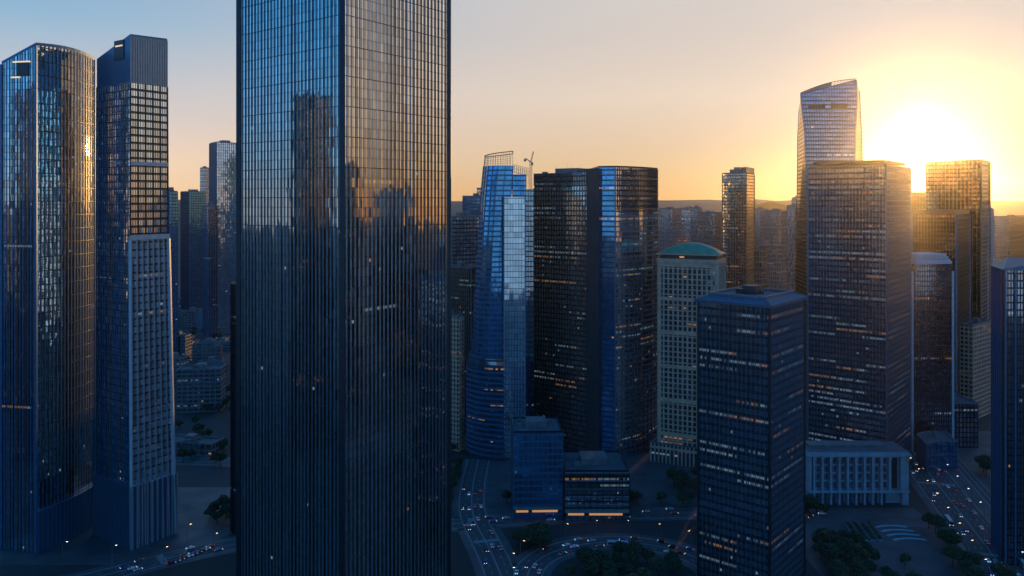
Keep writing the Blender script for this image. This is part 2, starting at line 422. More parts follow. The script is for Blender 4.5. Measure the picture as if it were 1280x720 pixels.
def offset(poly, d):
    n = len(poly); out = []
    for i in range(n):
        p, q, r = poly[i - 1], poly[i], poly[(i + 1) % n]
        n1, n2 = enorm(p, q), enorm(q, r)
        bx, by = n1[0] + n2[0], n1[1] + n2[1]; l = bx * bx + by * by
        if l < .05: out.append(q); continue
        out.append((q[0] + bx * 2 * d / l, q[1] + by * 2 * d / l) + tuple(q[2:]))
    return out
def prism(mb, poly, z0, z1, m, cap=True, mt=None):
    a = [(p[0], p[1], z0) for p in poly]; b = [(p[0], p[1], z1) for p in poly]
    skin(mb, [a, b], m)
    if cap: mb.face(b, mt or m); mb.face(a[::-1], m)
def parapet(mb, ring, m, h=1.6, t=.6):
    inn = offset(ring, -t); n = len(ring)
    up = lambda p, e=0: (p[0], p[1], p[2] + e)
    for i in range(n):
        j = (i + 1) % n
        mb.face([up(ring[i]), up(ring[j]), up(ring[j], h), up(ring[i], h)], m)
        mb.face([up(ring[i], h), up(ring[j], h), up(inn[j], h), up(inn[i], h)], m)
        mb.face([up(inn[j], -.3), up(inn[i], -.3), up(inn[i], h), up(inn[j], h)], m)
def arc(p, q, bulge, n=8):
    nx, ny, L = enorm(p, q)
    return [(p[0] + (q[0] - p[0]) * t / n + nx * bulge * 4 * (t / n) * (1 - t / n), p[1] + (q[1] - p[1]) * t / n + ny * bulge * 4 * (t / n) * (1 - t / n)) for t in range(n)]
def quad_plan(pl, pc, pr, Y, phi, back=None):
    """left, near corner, right corner, far corner of a rectangular plan seen between three columns of the photo"""
    kr, kl = (pr - 640) / FPX, (pl - 640) / FPX
    if kr > 0: phi = min(phi, math.degrees(math.atan(1 / kr)) - 9)
    if kl < 0: phi = max(phi, math.degrees(math.atan(-kl)) + 6)
    c, s = cos(R(phi)), sin(R(phi)); X = (pc - 640) / FPX * Y
    w1 = (kr * Y - X) / (c - kr * s)
    w2 = (X - kl * Y) / (s + kl * c)
    Rr = (X + c * w1, Y + s * w1); Lf = (X - s * w2, Y + c * w2)
    B = (Rr[0] + Lf[0] - X, Rr[1] + Lf[1] - Y)
    return [Lf, (X, Y), Rr, B]
def front_plan(pl, pr, Y, depth, yaw=0.0):
    """a face seen nearly square on between two columns, turned by yaw degrees"""
    a, b = at(pl, Y), at(pr, Y)
    cx, cy = (a[0] + b[0]) / 2, Y; hw = (b[0] - a[0]) / 2; c, s = cos(R(yaw)), sin(R(yaw))
    f = lambda x, y: (cx + x * c - y * s, cy + x * s + y * c)
    return [f(-hw, 0), f(hw, 0), f(hw, depth), f(-hw, depth)]
def lift(poly, z): return [(p[0], p[1], z) for p in poly]
def scale(poly, s, c=None):
    c = c or centre(poly); return [(c[0] + (p[0] - c[0]) * s, c[1] + (p[1] - c[1]) * s) for p in poly]
def rel(rings, o): return [[(p[0] - o[0], p[1] - o[1], p[2]) for p in r] for r in rings]

def plant_room(mb, ring, z, seed=1, m='plant'):
    rr = random.Random(seed); cx, cy = centre(ring)
    nx, ny, L = enorm(ring[0], ring[1]); a = math.atan2(nx, -ny)
    w_ = min(enorm(ring[0], ring[1])[2], enorm(ring[1], ring[2])[2])
    mb.box(-w_ * .22, w_ * .2, -w_ * .2, w_ * .2, z, z + 4 + rr.random() * 2, m, a, cx, cy)
    for k in range(5):
        x, y = rr.uniform(-.36, .36) * w_, rr.uniform(-.36, .36) * w_
        q = rr.uniform(.8, 2.2)
        mb.box(x - q, x + q, y - q * .7, y + q * .7, z, z + rr.uniform(1.2, 3), m, a, cx, cy)
    for k in range(4):
        x, y = rr.uniform(-.3, .3) * w_, rr.uniform(-.3, .3) * w_
        mb.bar((cx + x, cy + y, z), (cx + x, cy + y, z + rr.uniform(5, 11)), .12, 'steel', 4, .05)

def tower(name, label, rings, gm, fin=None, band=None, corner=None, cat='tower', group=None, roofz=None, seed=1, par=1.8,
          mm=None, crown=True, parm='fin_dark'):
    """fin=(spacing, depth, width, material[, edges, z0, z1]); band=(step, height, depth, material[, edges, z0, z1])"""
    cx, cy = centre(rings[0])
    root = empty(name, (cx, cy, 0), label=label, cat=cat, group=group)
    rg = rel(rings, (cx, cy))
    mb = MB(); skin(mb, rg, gm, mm=mm)
    for f in ([] if not fin else (fin if isinstance(fin, list) else [fin])):
        fins(mb, rg, f[3], f[0], f[1], f[2], *(f[4:]))
    for b in ([] if not band else (band if isinstance(band, list) else [band])):
        bands(mb, rg, b[3], b[0], b[1], b[2], *(b[4:]))
    if corner:
        m_, wdt = corner
        n = len(rg[0])
        for i in range(n):
            a, b, c = rg[0][i - 1], rg[0][i], rg[0][(i + 1) % n]
            n1, n2 = enorm(a, b), enorm(b, c)
            if n1[0] * n2[0] + n1[1] * n2[1] > .8: continue
            bx, by = n1[0] + n2[0], n1[1] + n2[1]; l = sqrt(bx * bx + by * by); bx /= l; by /= l
            for ra, rb in zip(rg[:-1], rg[1:]):
                mb.bar((ra[i][0] + bx * .1, ra[i][1] + by * .1, ra[i][2]), (rb[i][0] + bx * .1, rb[i][1] + by * .1, rb[i][2]), wdt, m_)
    mb.build('curtain_wall', root)
    if crown:
        t = rg[-1]
        rb = MB(); rb.face([(p[0], p[1], p[2] - .02) for p in t], 'roof'); ro = rb.build('roof', root)
        pb = MB(); parapet(pb, t, parm, par); pb.build('parapet', root)
        if max(p[2] for p in t) - min(p[2] for p in t) < 1:
            qb = MB(); plant_room(qb, t, t[0][2] + .01, seed); qb.build('plant_room', ro)
    return root, rg

# ================================================================== SETTING
g = MB(); g.face([(-6500, -480, 0), (6500, -480, 0), (6500, 7000, 0), (-6500, 7000, 0)], 'ground'); tag(g.build('ground'), kind='structure')
def hills(name, px0, px1, Y, tops, seed):
    rr = random.Random(seed); mb = MB(); n = 60; m = 6
    P = []
    for i in range(n + 1):
        t = i / n; px = px0 + (px1 - px0) * t
        k = t * (len(tops) - 1); a = int(min(k, len(tops) - 2)); f = k - a; f = f * f * (3 - 2 * f)
        h = max(5, zat(tops[a] + (tops[a + 1] - tops[a]) * f, Y) + rr.uniform(-6, 6))
        row = []
        for j in range(m + 1):
            q = j / m; prof = sin(pi * q) ** .8 if 0 < q < 1 else 0
            row.append(((px - 640) / FPX * Y, Y - 900 + 1800 * q, -5 + (h + 5) * prof))
        P.append(row)
    for i in range(n):
        for j in range(m):
            mb.face([P[i][j], P[i + 1][j], P[i + 1][j + 1], P[i][j + 1]], 'hill', smooth=True)
    tag(mb.build(name), kind='structure')
hills('hills', 960, 1900, 4300, [251, 250, 250, 251, 252, 252, 251, 250, 249, 251, 250, 246], 3)
hills('hills', -700, 1000, 5200, [246, 244, 247, 249, 246, 248, 250, 251, 250.5, 250, 250, 250], 5)

# ---- roads
def ribbon(mb, pts, w0, z, m, off=0.0):
    L = []; Rr = []
    for i, p in enumerate(pts):
        a = pts[max(0, i - 1)]; b = pts[min(len(pts) - 1, i + 1)]
        nx, ny, _ = enorm(a, b)
        L.append((p[0] + nx * (off - w0 / 2), p[1] + ny * (off - w0 / 2), z)); Rr.append((p[0] + nx * (off + w0 / 2), p[1] + ny * (off + w0 / 2), z))
    for i in range(len(pts) - 1): mb.face([Rr[i], Rr[i + 1], L[i + 1], L[i]], m)
ALLROADS = []
def on_other_road(pts, i, o):
    nx, ny, _ = enorm(pts[i], pts[i + 1]); x, y = (pts[i][0] + pts[i + 1][0]) / 2 + nx * o, (pts[i][1] + pts[i + 1][1]) / 2 + ny * o
    for q, w_ in ALLROADS:
        if q is pts: continue
        for a, b in zip(q[:-1], q[1:]):
            dx, dy = b[0] - a[0], b[1] - a[1]; t = max(0, min(1, ((x - a[0]) * dx + (y - a[1]) * dy) / (dx * dx + dy * dy + 1e-9)))
            if (x - a[0] - dx * t) ** 2 + (y - a[1] - dy * t) ** 2 < (w_ / 2 + 2.5) ** 2: return True
    return False
def kerbside(mb, pts, off, w0, z, m='pave'):
    sgn = 1 if off > 0 else -1
    for i in range(len(pts) - 1):
        if on_other_road(pts, i, off + sgn * w0 / 2): continue
        q = []
        for k in (i, i + 1):
            a = pts[max(0, k - 1)]; b = pts[min(len(pts) - 1, k + 1)]; nx, ny, _ = enorm(a, b)
            q.append([(pts[k][0] + nx * o, pts[k][1] + ny * o) for o in (off, off + sgn * .35, off + sgn * w0)])
        (a0, a1, a2), (b0, b1, b2) = q
        mb.face([(*a0, 0), (*b0, 0), (*b0, z), (*a0, z)], 'kerb'); mb.face([(*a0, z), (*b0, z), (*b1, z), (*a1, z)], 'kerb')
        mb.face([(*a1, z), (*b1, z), (*b2, z), (*a2, z)], m); mb.face([(*a2, z), (*b2, z), (*b2, 0), (*a2, 0)], m)
def resample(pts, step):
    out = [pts[0]]; carry = 0
    for a, b in zip(pts[:-1], pts[1:]):
        L = sqrt((b[0] - a[0]) ** 2 + (b[1] - a[1]) ** 2); d = step - carry
        while d <= L: out.append((a[0] + (b[0] - a[0]) * d / L, a[1] + (b[1] - a[1]) * d / L)); d += step
        carry = L - (d - step)
    return out
def smooth(pts, n=3):
    for _ in range(n):
        q = [pts[0]]
        for a, b in zip(pts[:-1], pts[1:]):
            q += [(a[0] * .75 + b[0] * .25, a[1] * .75 + b[1] * .25), (a[0] * .25 + b[0] * .75, a[1] * .25 + b[1] * .75)]
        q.append(pts[-1]); pts = q
    return pts
zlay = [0.004]
def road(pts, width, lanes, closed=False, name='road', walks=(True, True), median=False):
    zlay[0] += .012; z = zlay[0]
    mb = MB(); ribbon(mb, pts, width, z, 'asphalt'); tag(mb.build(name), kind='structure')
    mk = MB()
    for e in (-width / 2 + .5, width / 2 - .5): ribbon(mk, pts, .3, z + .004, 'paint', e)
    fine = resample(pts, 3)
    for l in range(1, lanes):
        o = -width / 2 + width * l / lanes
        if l * 2 == lanes:
            for e in (-.25, .25): ribbon(mk, pts, .22, z + .004, 'paint', o + e)
            continue
        for i in range(0, len(fine) - 1, 3):
            a, b = fine[i], fine[i + 1]; nx, ny, _ = enorm(a, b)
            q = [(a[0] + nx * (o - .14), a[1] + ny * (o - .14)), (a[0] + nx * (o + .14), a[1] + ny * (o + .14)), (b[0] + nx * (o + .14), b[1] + ny * (o + .14)), (b[0] + nx * (o - .14), b[1] + ny * (o - .14))]
            mk.face([(*p, z + .004) for p in q], 'paint')
    tag(mk.build('road_markings'), kind='structure')
    pv = MB()
    if walks[0]: kerbside(pv, pts, width / 2, 4.5, .11 + z / 2)
    if walks[1]: kerbside(pv, pts, -width / 2, 4.5, .1125 + z / 2)
    if pv.f: tag(pv.build('pavement'), kind='structure')
AVE = smooth([(235, 330), (268, 434), (312, 610), (345, 720), (420, 960), (560, 1350)])
SLIP = smooth([(262, 360), (292, 430), (338, 600), (362, 690), (400, 800)])
RINGC = (60, 424)
RING = [(RINGC[0] + 52 * cos(t), RINGC[1] + 46 * sin(t)) for t in [pi * 1.12 - k * pi * 1.24 / 28 for k in range(29)]]
LINK = smooth([(-26, 620), (-28, 560), (-26, 510), (-14, 465), (-6, 430), (4, 370), (8, 300)])
LEFT = smooth([(-330, 385), (-260, 405), (-222, 424), (-190, 452), (-150, 474), (-100, 486), (-50, 494), (40, 510), (120, 515), (200, 510), (262, 500)])
BACK = smooth([(-420, 640), (-280, 620), (-180, 610), (-110, 640), (-60, 720), (-40, 900)])
LEFT, LINK, RING, AVE, SLIP, BACK = [resample(q, 4) + [q[-1]] for q in (LEFT, LINK, RING, AVE, SLIP, BACK)]
ALLROADS += [(LEFT, 15), (LINK, 17), (RING, 16), (AVE, 27), (SLIP, 8), (BACK, 14)]
road(LEFT, 15, 4, name='street')
road(LINK, 17, 4, name='street')
road(RING, 16, 4, name='ring_road', walks=(True, True))
road(AVE, 27, 8, name='avenue')
road(SLIP, 8, 2, name='slip_road')
road(BACK, 14, 4, name='street')
# paved plazas (thin raised sheets)
def sheet(name, pts, z, m):
    mb = MB(); mb.face([(*p, z) for p in pts], m); return tag(mb.build(name), kind='structure')
sheet('forecourt', [(-300, 440), (-200, 440), (-160, 492), (-180, 560), (-330, 560)], .06, 'pave')
sheet('plaza', [(165, 400), (236, 400), (262, 500), (262, 522), (165, 522)], .062, 'pave')
sheet('plaza', [(-16, 500), (150, 518), (150, 640), (-16, 640)], .058, 'pave')
sheet('roadside_paving', [(300, 470), (420, 480), (440, 700), (352, 690)], .05, 'pave')

# ================================================================== TOWERS
# --- the great finned tower filling the left middle
p = quad_plan(299, 428, 561, 330, 53)
r0 = [lift(p, 0), lift(p, 392)]
tower('finned_skyscraper', 'huge dark glass tower with close vertical fins, rising out of the top of the picture', r0, M['g_big'],
      fin=[(2.4, .30, .26, 'fin_big')], band=[(12.6, .3, .12, 'fin_dark')], corner=('fin_dark', 1.4))
# --- far left tower with a bowed right face
p = quad_plan(2, 45, 118, 455, 79)
pl = [p[0]] + [p[1]] + arc(p[1], p[2], 3.2, 9)[1:] + [p[2], p[3]]
zc, zl, zr = zat(57, 455), zat(80, 458), zat(68, 500)
n = len(pl)
tops = []
for i, q in enumerate(pl):
    if i == 0: z = zl
    elif i == n - 1: z = zl - 2
    else: z = zc + 3 * sin(pi * (i - 1) / (n - 3)) * .5 + (0 if i < n - 2 else 0)
    tops.append((q[0], q[1], z))
root, rg = tower('bowed_skyscraper', 'tall tower at the far left with a blue ribbed flank and a bowed gold-reflecting face', [lift(pl, 0), tops], M['g_left'],
      fin=[(1.7, .25, .3, 'fin_blue', [0]), (2.3, .4, .4, 'fin', list(range(1, n - 2)), 40), (2.2, .6, .4, 'fin', [n - 2, n - 1])],
      band=[(8.0, .5, .25, 'fin_dark', list(range(1, n - 2)), 40)], corner=('fin_blue', .9), parm='fin_blue')
o_ = centre(pl)
mb = MB()      # smooth skirt at street level
low = [(q[0] - o_[0], q[1] - o_[1]) for q in pl[1:n - 1]]
outr = []
for i, q in enumerate(low):
    a = low[max(0, i - 1)]; b = low[min(len(low) - 1, i + 1)]; nx, ny, _ = enorm(a, b); outr.append((q[0] + nx * 2.4, q[1] + ny * 2.4))
for i in range(len(outr) - 1):
    a, b = outr[i], outr[i + 1]; c, d = low[i], low[i + 1]
    mb.face([(*a, 0), (*b, 0), (*b, 24), (*a, 24)], 'panel'); mb.face([(*a, 24), (*b, 24), (*d, 24), (*c, 24)], 'panel')
a = outr[0]; c = low[0]; mb.face([(*c, 0), (*a, 0), (*a, 24), (*c, 24)], 'panel')
a = outr[-1]; c = low[-1]; mb.face([(*a, 0), (*c, 0), (*c, 24), (*a, 24)], 'panel')
ring2 = [[(*q, 0) for q in outr], [(*q, 24) for q in outr]]
fins(mb, ring2, 'fin', 3.0, .4, .25, list(range(len(outr) - 1)))
mb.build('podium', root)
# dark box proud of the flank, coloured as a recess's shade, with lit strip
A, B = rg[0][0], rg[0][1]; nx, ny, L = enorm(A, B)
mb = MB()
def onface(t, z, d): return (A[0] + (B[0] - A[0]) * t + nx * d, A[1] + (B[1] - A[1]) * t + ny * d, z)
def wallbox(mb, fn, t0, t1, z0, z1, d0, d1, m):
    P = [fn(t, z, d) for d in (d0, d1) for (t, z) in ((t0, z0), (t1, z0), (t1, z1), (t0, z1))]
    for q in ((4, 5, 6, 7), (0, 1, 5, 4), (1, 2, 6, 5), (2, 3, 7, 6), (3, 0, 4, 7)): mb.face([P[i] for i in q], m)
z0_, z1_ = zat(95, 456), zat(78, 456)
wallbox(mb, onface, .45, .8, z0_, z1_, .05, .62, 'slab'); mb.build('dark_recess_box', root)
mb = MB(); wallbox(mb, onface, .35, .85, z1_ + .1, z1_ + .8, .05, .9, 'stripw'); mb.build('light_strip', root); mb = MB(); wallbox(mb, onface, .3, .55, z0_ - .9, z0_ - .2, .05, .8, 'stripw'); mb.build('light_strip', root)

# --- the slimmer tower next to it: smooth crown, white-gridded face, ribbed foot
p = quad_plan(121, 163, 209, 460, 56)
pb = quad_plan(120, 165, 218, 460, 56)
ztop, zcr = zat(45, 460), zat(103, 460)
tl = zat(62, 480)
zb1 = zat(300, 460)
ringsT = [lift(pb, 0), lift(scale(p, 1.03), zb1), lift(p, ztop)]
top = [(p[0][0], p[0][1], zat(77, 482)), (p[1][0], p[1][1], ztop), (p[2][0], p[2][1], zat(52, 482)), (p[3][0], p[3][1], zat(66, 500))]
ringsT = [lift(pb, 0), lift(scale(p, 1.02), zb1), lift(p, zcr)]
cx, cy = centre(pb)
root = empty('slender_skyscraper', (cx, cy, 0), label='slim blue tower with a plain slanting crown and a grid of windows below', cat='tower')
rg = rel(ringsT, (cx, cy)); tp = rel([top], (cx, cy))[0]
mb = MB(); skin(mb, rg, 'g_grid', mm={0: M['g_left']})
fins(mb, rg, 'fin_blue', 2.6, .3, .4, [0]); fins(mb, rg, 'fin', 2.4, .6, .3, [2, 3])
bands(mb, rg, 'fin_dark', 4.4, .5, .25, [0], 0, zcr)
fins(mb, rg, 'fin', 1.8, .2, .25, [1], zb1 + 3); fins(mb, rg, 'fin_dark', 5.4, .4, .7, [1], zb1 + 3)
bands(mb, rg, 'fin_dark', 4.4, .9, .3, [1], zb1 + 3, zcr)
fins(mb, rg, 'fin_pale', 4.1, 1.1, .7, [1], 0, zb1)
bands(mb, rg, 'fin_dark', 4.4, .9, .3, [1], 44, zb1)
A, B = rg[1][1], rg[1][2]
mb.build('curtain_wall', root)
mb = MB(); nx, ny, L = enorm(A, B)
def onface(t, z, d): return (A[0] + (B[0] - A[0]) * t + nx * d, A[1] + (B[1] - A[1]) * t + ny * d, z)
wallbox(mb, onface, -.01, 1.01, zb1, zb1 + 2.8, .0, 1.5, 'white'); mb.build('white_band', root); mb = MB()
z2 = zat(207, 465)
wallbox(mb, onface, 0.0, .985, z2, z2 + 2.2, .0, 1.1, 'white')
mb.build('white_band', root)
mb = MB(); a, b = rg[0][2], rg[1][2]
mb.bar((a[0] + .3, a[1], 0), (b[0] + .3, b[1], zb1), 1.3, 'white'); a, b = rg[0][1], rg[1][1]
mb.bar((a[0], a[1] - .2, 0), (b[0], b[1] - .2, zb1), 1.0, 'white'); mb.build('corner_pier', root)
mb = MB(); skin(mb, [rg[-1], tp], 'panel', mm={1: M['crown_panel']}); fins(mb, [rg[-1], tp], 'fin_big', 1.5, .3, .4, [1]); mb.face(tp, 'roof')
cr = mb.build('crown', root)
mb = MB(); A, B = rg[-1][0], rg[-1][1]; nx, ny, L = enorm(A, B)
wallbox(mb, onface, .55, .82, zcr + 14, zat(50, 470) - 1, .04, .55, 'slab'); mb.build('opening', cr)
mb = MB(); wallbox(mb, onface, .60, .8, zat(60, 470), zat(58.5, 470), .1, .9, 'stripw'); mb.build('light_strip', cr)
mb = MB(); parapet(mb, tp, 'panel', 1.2); mb.build('parapet', cr)
# foot: black gap then ribbed base
mb = MB(); rq = [lift(offset([(q[0] , q[1]) for q in rg[0]], .9), 0), lift(offset([(q[0], q[1]) for q in rg[0]], .9), 36)]
skin(mb, rq, 'panel', [0, 1]); fins(mb, rq, 'fin', 1.7, .5, .3, [0]); fins(mb, rq, 'fin_pale', 3.1, 1.0, .5, [1])
for i in (0, 1):
    j = i + 1; q0, q1 = rg[0][i], rg[0][j]
    mb.face([(*rq[1][i][:2], 36), (*rq[1][j][:2], 36), (q1[0], q1[1], 36), (q0[0], q0[1], 36)], 'panel')
mb.build('podium', root)

# --- towers far behind, left
def simple(name, label, poly, ytop, Yr, gm='g_far', fin=None, band=None, cat='tower', group=None, seed=1, par=1.5, tops=None, parm='plant', corner=None, mm=None):
    z = zat(ytop, Yr)
    tp_ = [(q[0], q[1], zat(t, q[1])) for q, t in zip(poly, tops)] if tops else lift(poly, z)
    return tower(name, label, [lift(poly, 0), tp_], M[gm], fin=fin, band=band, seed=seed, par=par, cat=cat, group=group, parm=parm, corner=corner, mm=mm)
simple('office_tower', 'narrow blue tower edge showing just right of the white-gridded tower', quad_plan(206, 213, 222, 980, 60), 240, 980, 'g_blue', fin=(3, .6, .4, 'fin_blue'), seed=2)
simple('office_tower', 'dark square-topped distant tower left of the tall rippled-glass one', quad_plan(226, 237, 257, 1300, 50), 240, 1300, 'g_blue', fin=(3, .6, .5, 'fin_dark'), seed=3)
simple('office_tower', 'thin pale distant tower peeping up between the dark and the rippled-glass towers', quad_plan(250, 256, 262, 1750, 50), 210, 1750, 'g_far', band=(8, 3, .4, 'fin_pale'), seed=4)
simple('office_tower', 'tall distant tower of rippled pale blue glass beside the huge finned tower', quad_plan(262, 271, 300, 1200, 40), 178, 1200, 'g_grid', fin=[(3.2, .9, .5, 'fin')], seed=5, tops=(180, 178, 180, 181))
simple('office_tower', 'low dark slab in front of the rippled-glass tower', quad_plan(254, 260, 272, 1150, 50), 258, 1150, 'g_dark', fin=(3.5, .6, .5, 'fin_blue'), seed=6)
simple('office_tower', 'black slab tower half hidden behind the left edge of the huge finned tower', quad_plan(289, 294, 330, 480, 40), 356, 480, 'g_dark', fin=(2.4, .5, .4, 'fin_dark'), seed=7)

# --- cluster right of the huge tower
simple('office_tower', 'plain blue stepped tower top showing between the huge finned tower and the leaning blue one', quad_plan(578, 584, 612, 1000, 30), 246, 1000, 'g_blue', seed=8)
simple('office_tower', 'narrow dark blue block rising behind the leaning blue tower', quad_plan(596, 601, 625, 1060, 30), 236, 1060, 'g_dark', seed=9)
simple('office_tower', 'gridded glass block catching orange light at its top beside the huge tower', quad_plan(555, 566, 600, 820, 30), 272, 820, 'g_grid', band=(4, 1.2, .3, 'fin_dark'), fin=(4, .5, .5, 'fin_dark'), seed=10)
simple('office_tower', 'dark ribbed block below the gridded one beside the huge finned tower', quad_plan(552, 589, 600, 700, 55), 336, 700, 'g_dark', fin=(2.2, .8, .5, 'fin_gold'), seed=11)
simple('apartment_block', 'small beige block with lit windows at the right edge of the huge tower', quad_plan(552, 574, 579, 640, 62), 396, 640, 'g_warm', fin=(3, .5, 1.2, 'stone'), band=(3.6, 1.2, .4, 'stone'), cat='building', seed=12)

# --- leaning blue tower (F)
Yf = 629
def fx(px, Y=Yf): return (px - 640) / FPX * Y
levels = [(0, 592, 632), (zat(440, Yf), 590, 632), (zat(380, Yf), 592, 633), (zat(300, Yf), 597, 635), (zat(250, Yf), 600, 638), (zat(207, Yf), 604, 641)]
rings = []
for z, a, b in levels:
    rings.append([(fx(a), Yf + 14, z), (fx(a) + 4, Yf + 3, z), (fx(b) * .5 + fx(a) * .5, Yf - 2, z), (fx(b), Yf, z), (fx(b), Yf + 34, z), (fx(a), Yf + 34, z)])
cx, cy = centre(rings[0]); root = empty('leaning_skyscraper', (cx, cy, 0), label='blue tower with a leaning curved edge and an open slanted frame on top', cat='tower')
rg = rel(rings, (cx, cy)); mb = MB(); skin(mb, rg, 'g_blue'); bands(mb, rg, 'fin_blue', 4, 1.3, .5, None, 0, zat(209, Yf)); fins(mb, rg, 'fin', 6, .7, .35)
mb.face(rg[-1], 'roof'); mb.build('curtain_wall', root)
# open frame crown
mb = MB(); t = rg[-1]
crt = [(q[0] + (.8 if i in (0, 1, 5) else 0), q[1], q[2] + 8.5 + (q[0] - t[0][0]) * .12) for i, q in enumerate(t)]
for i in range(len(t)):
    j = (i + 1) % len(t); K = max(2, int(enorm(t[i], t[j])[2] / 2))
    for q in range(K):
        f = q / K; a = tuple(t[i][c] + (t[j][c] - t[i][c]) * f for c in range(3)); b = tuple(crt[i][c] + (crt[j][c] - crt[i][c]) * f for c in range(3)); mb.bar(a, b, .16, 'steel')
    for f in (.33, .66, 1):
        a = tuple(t[i][c] + (crt[i][c] - t[i][c]) * f for c in range(3)); b = tuple(t[j][c] + (crt[j][c] - t[j][c]) * f for c in range(3)); mb.bar(a, b, .45 if f == 1 else .15, 'slab' if f == 1 else 'steel')
mb.build('crown_frame', root)
def slabpart(name, x0, x1, y0, y1, z1, m, finm=None, sp=2.0, root=root, c=(cx, cy), z0=0, bandm=None, fd=.5):
    q = [(x0 - c[0], y0 - c[1]), (x1 - c[0], y0 - c[1]), (x1 - c[0], y1 - c[1]), (x0 - c[0], y1 - c[1])]
    mb = MB(); rr = [lift(q, z0), lift(q, z1)]; skin(mb, rr, m)
    if finm: fins(mb, rr, finm, sp, fd, .35)
    if bandm: bands(mb, rr, bandm, 4, 1.0, .3, None, z0)
    mb.face(rr[1], 'roof'); return mb.build(name, root)
slabpart('side_wing', fx(641), fx(657), Yf + 4, Yf + 36, zat(218, Yf + 4), 'g_blue', 'fin_blue', 2)
slabpart('front_wing', fx(630.5), fx(655.5), Yf - 6, Yf + 3.5, zat(246, Yf - 6), 'g_grid', 'fin_pale', 2.2)
slabpart('dark_wing', fx(657.3), fx(667), Yf + 6, Yf + 38, zat(236, Yf), 'g_dark', 'fin_dark', 2)
mb = MB(); a0, a1 = fx(641) - cx, fx(661) - cx
zz0 = zat(218, Yf); zz1 = zat(205, Yf)
for k in range(9):
    f = k / 8; x = a0 + (a1 - a0) * f; zt = zz1 - (zz1 - zat(210, Yf)) * f
    for y in (Yf + 5 - cy, Yf + 30 - cy): mb.bar((x, y, zz0 - 10), (x, y, zt), .14, 'steel')
for y in (Yf + 5 - cy, Yf + 30 - cy):
    for dz in (0, -2.6, -5.2): mb.bar((a0, y, zz1 + dz), (a1, y, zat(210, Yf) + dz), .16, 'steel')
mb.bar((a0, Yf + 5 - cy, zz1), (a0, Yf + 30 - cy, zz1), .16, 'steel'); mb.build('wing_frame', root)
# rounded lower wing with bright storeys
q = [(fx(583), Yf + 6)] + arc((fx(583), Yf + 6), (fx(630), Yf - 12), 5, 7)[1:] + [(fx(630), Yf - 12), (fx(633), Yf + 20), (fx(583), Yf + 26)]
q = [(a - cx, b - cy) for a, b in q]; zt = zat(446, Yf); mb = MB(); rr = [lift(q, 0), lift(scale(q, .99), zt - 6), lift(scale(q, .93), zt)]
skin(mb, rr, glass('rounded_wing_glass', (.16, .30, .46), pw=2, ph=4, lit=.14, warmth=.8, power=.4, span=.4, spancol=(.03, .07, .12)))
bands(mb, rr, 'fin_blue', 4, 1.4, .9, None, 3, zt - 7); mb.face(rr[-1], 'roof'); mb.build('rounded_wing', root)

# roof crane behind the leaning tower
def lattice(mb, a, b, w_, m, n):
    ax = [b[i] - a[i] for i in range(3)]
    horiz = abs(ax[2]) < .5 * sqrt(sum(c * c for c in ax))
    e1, e2 = ((0, 1, 0), (0, 0, 1)) if horiz else ((1, 0, 0), (0, 1, 0))
    P = lambda t, i: tuple(a[c] + ax[c] * t + w_ * ((1 if i in (1, 2) else -1) * e1[c] + (1 if i > 1 else -1) * e2[c]) for c in range(3))
    for i in range(4): mb.bar(P(0, i), P(1, i), .16, m)
    for k in range(n):
        for i in range(4): mb.bar(P(k / n, i), P((k + 1) / n, (i + 1) % 4), .1, m, 3); mb.bar(P(k / n, i), P(k / n, (i + 1) % 4), .1, m, 3)
Yc = 652; root = empty('tower_crane', (fx(663.5, Yc), Yc, zat(236, Yf)), label='lattice crane standing on the roof between the leaning blue tower and the dark block', cat='crane')
mb = MB(); lattice(mb, (0, 0, 0), (0, 0, 22), .9, 'steel', 12); mb.build('mast', root)
mb = MB(); lattice(mb, (0, 0, 22), (2.2, 1, 34 - 3), .5, 'steel', 6); mb.build('jib', root)
mb = MB(); lattice(mb, (0, 0, 22), (-4.5, 0, 25.5), .5, 'steel', 3); mb.box(-5.6, -3.8, -1, 1, 22.6, 24.6, 'conc'); mb.build('counter_jib', root)
mb = MB(); mb.box(.2, 1.8, -.9, .9, 19.5, 22, 'plant'); mb.build('cab', root)

# --- dark twin-faced block (G)
Yg = 620
P0, P1 = at(668, 668)[:2], at(735, 636)[:2]
Cn = at(769, Yg)[:2]; qg = quad_plan(700, 769, 822, Yg, 46); Rg_ = qg[2]
P2 = at(748, 626)[:2]
Bk = (Rg_[0] - 48, Rg_[1] + 46); Bl = (P0[0] + 30, P0[1] + 52)
cx, cy = 60, 655
root = empty('twin_block_skyscraper', (cx, cy, 0), label='broad dark tower with a black stair slab between its two glass wings', cat='tower')
def R_(poly): return [(a - cx, b - cy) for a, b in poly]
left = R_([P0, P1, (P1[0] + 20, P1[1] + 50), Bl])
mb = MB(); rr = [lift(left, 0), lift(left, zat(216, 650))]; skin(mb, rr, 'g_lit'); fins(mb, rr, 'fin_gold', 2.6, .6, .5, None, 0, zat(234, 650)); bands(mb, rr, 'fin_dark', 4, 1.1, .35, None, 0, zat(234, 650))
fins(mb, rr, 'fin_dark', 1.6, .6, .5, None, zat(232, 650)); mb.face(rr[1], 'roof'); w1 = mb.build('left_wing', root)
mb = MB(); plant_room(mb, rr[1], rr[1][0][2], 3); mb.build('plant_room', w1)
right = R_([P2] + [Cn] + arc(Cn, Rg_, 4.0, 9)[1:] + [Rg_, Bk, (P2[0] - 2, P2[1] + 50)])
zt = zat(209, Yg); nR = len(right)
mb = MB(); rr = [lift(right, 0), lift(right, zt)]
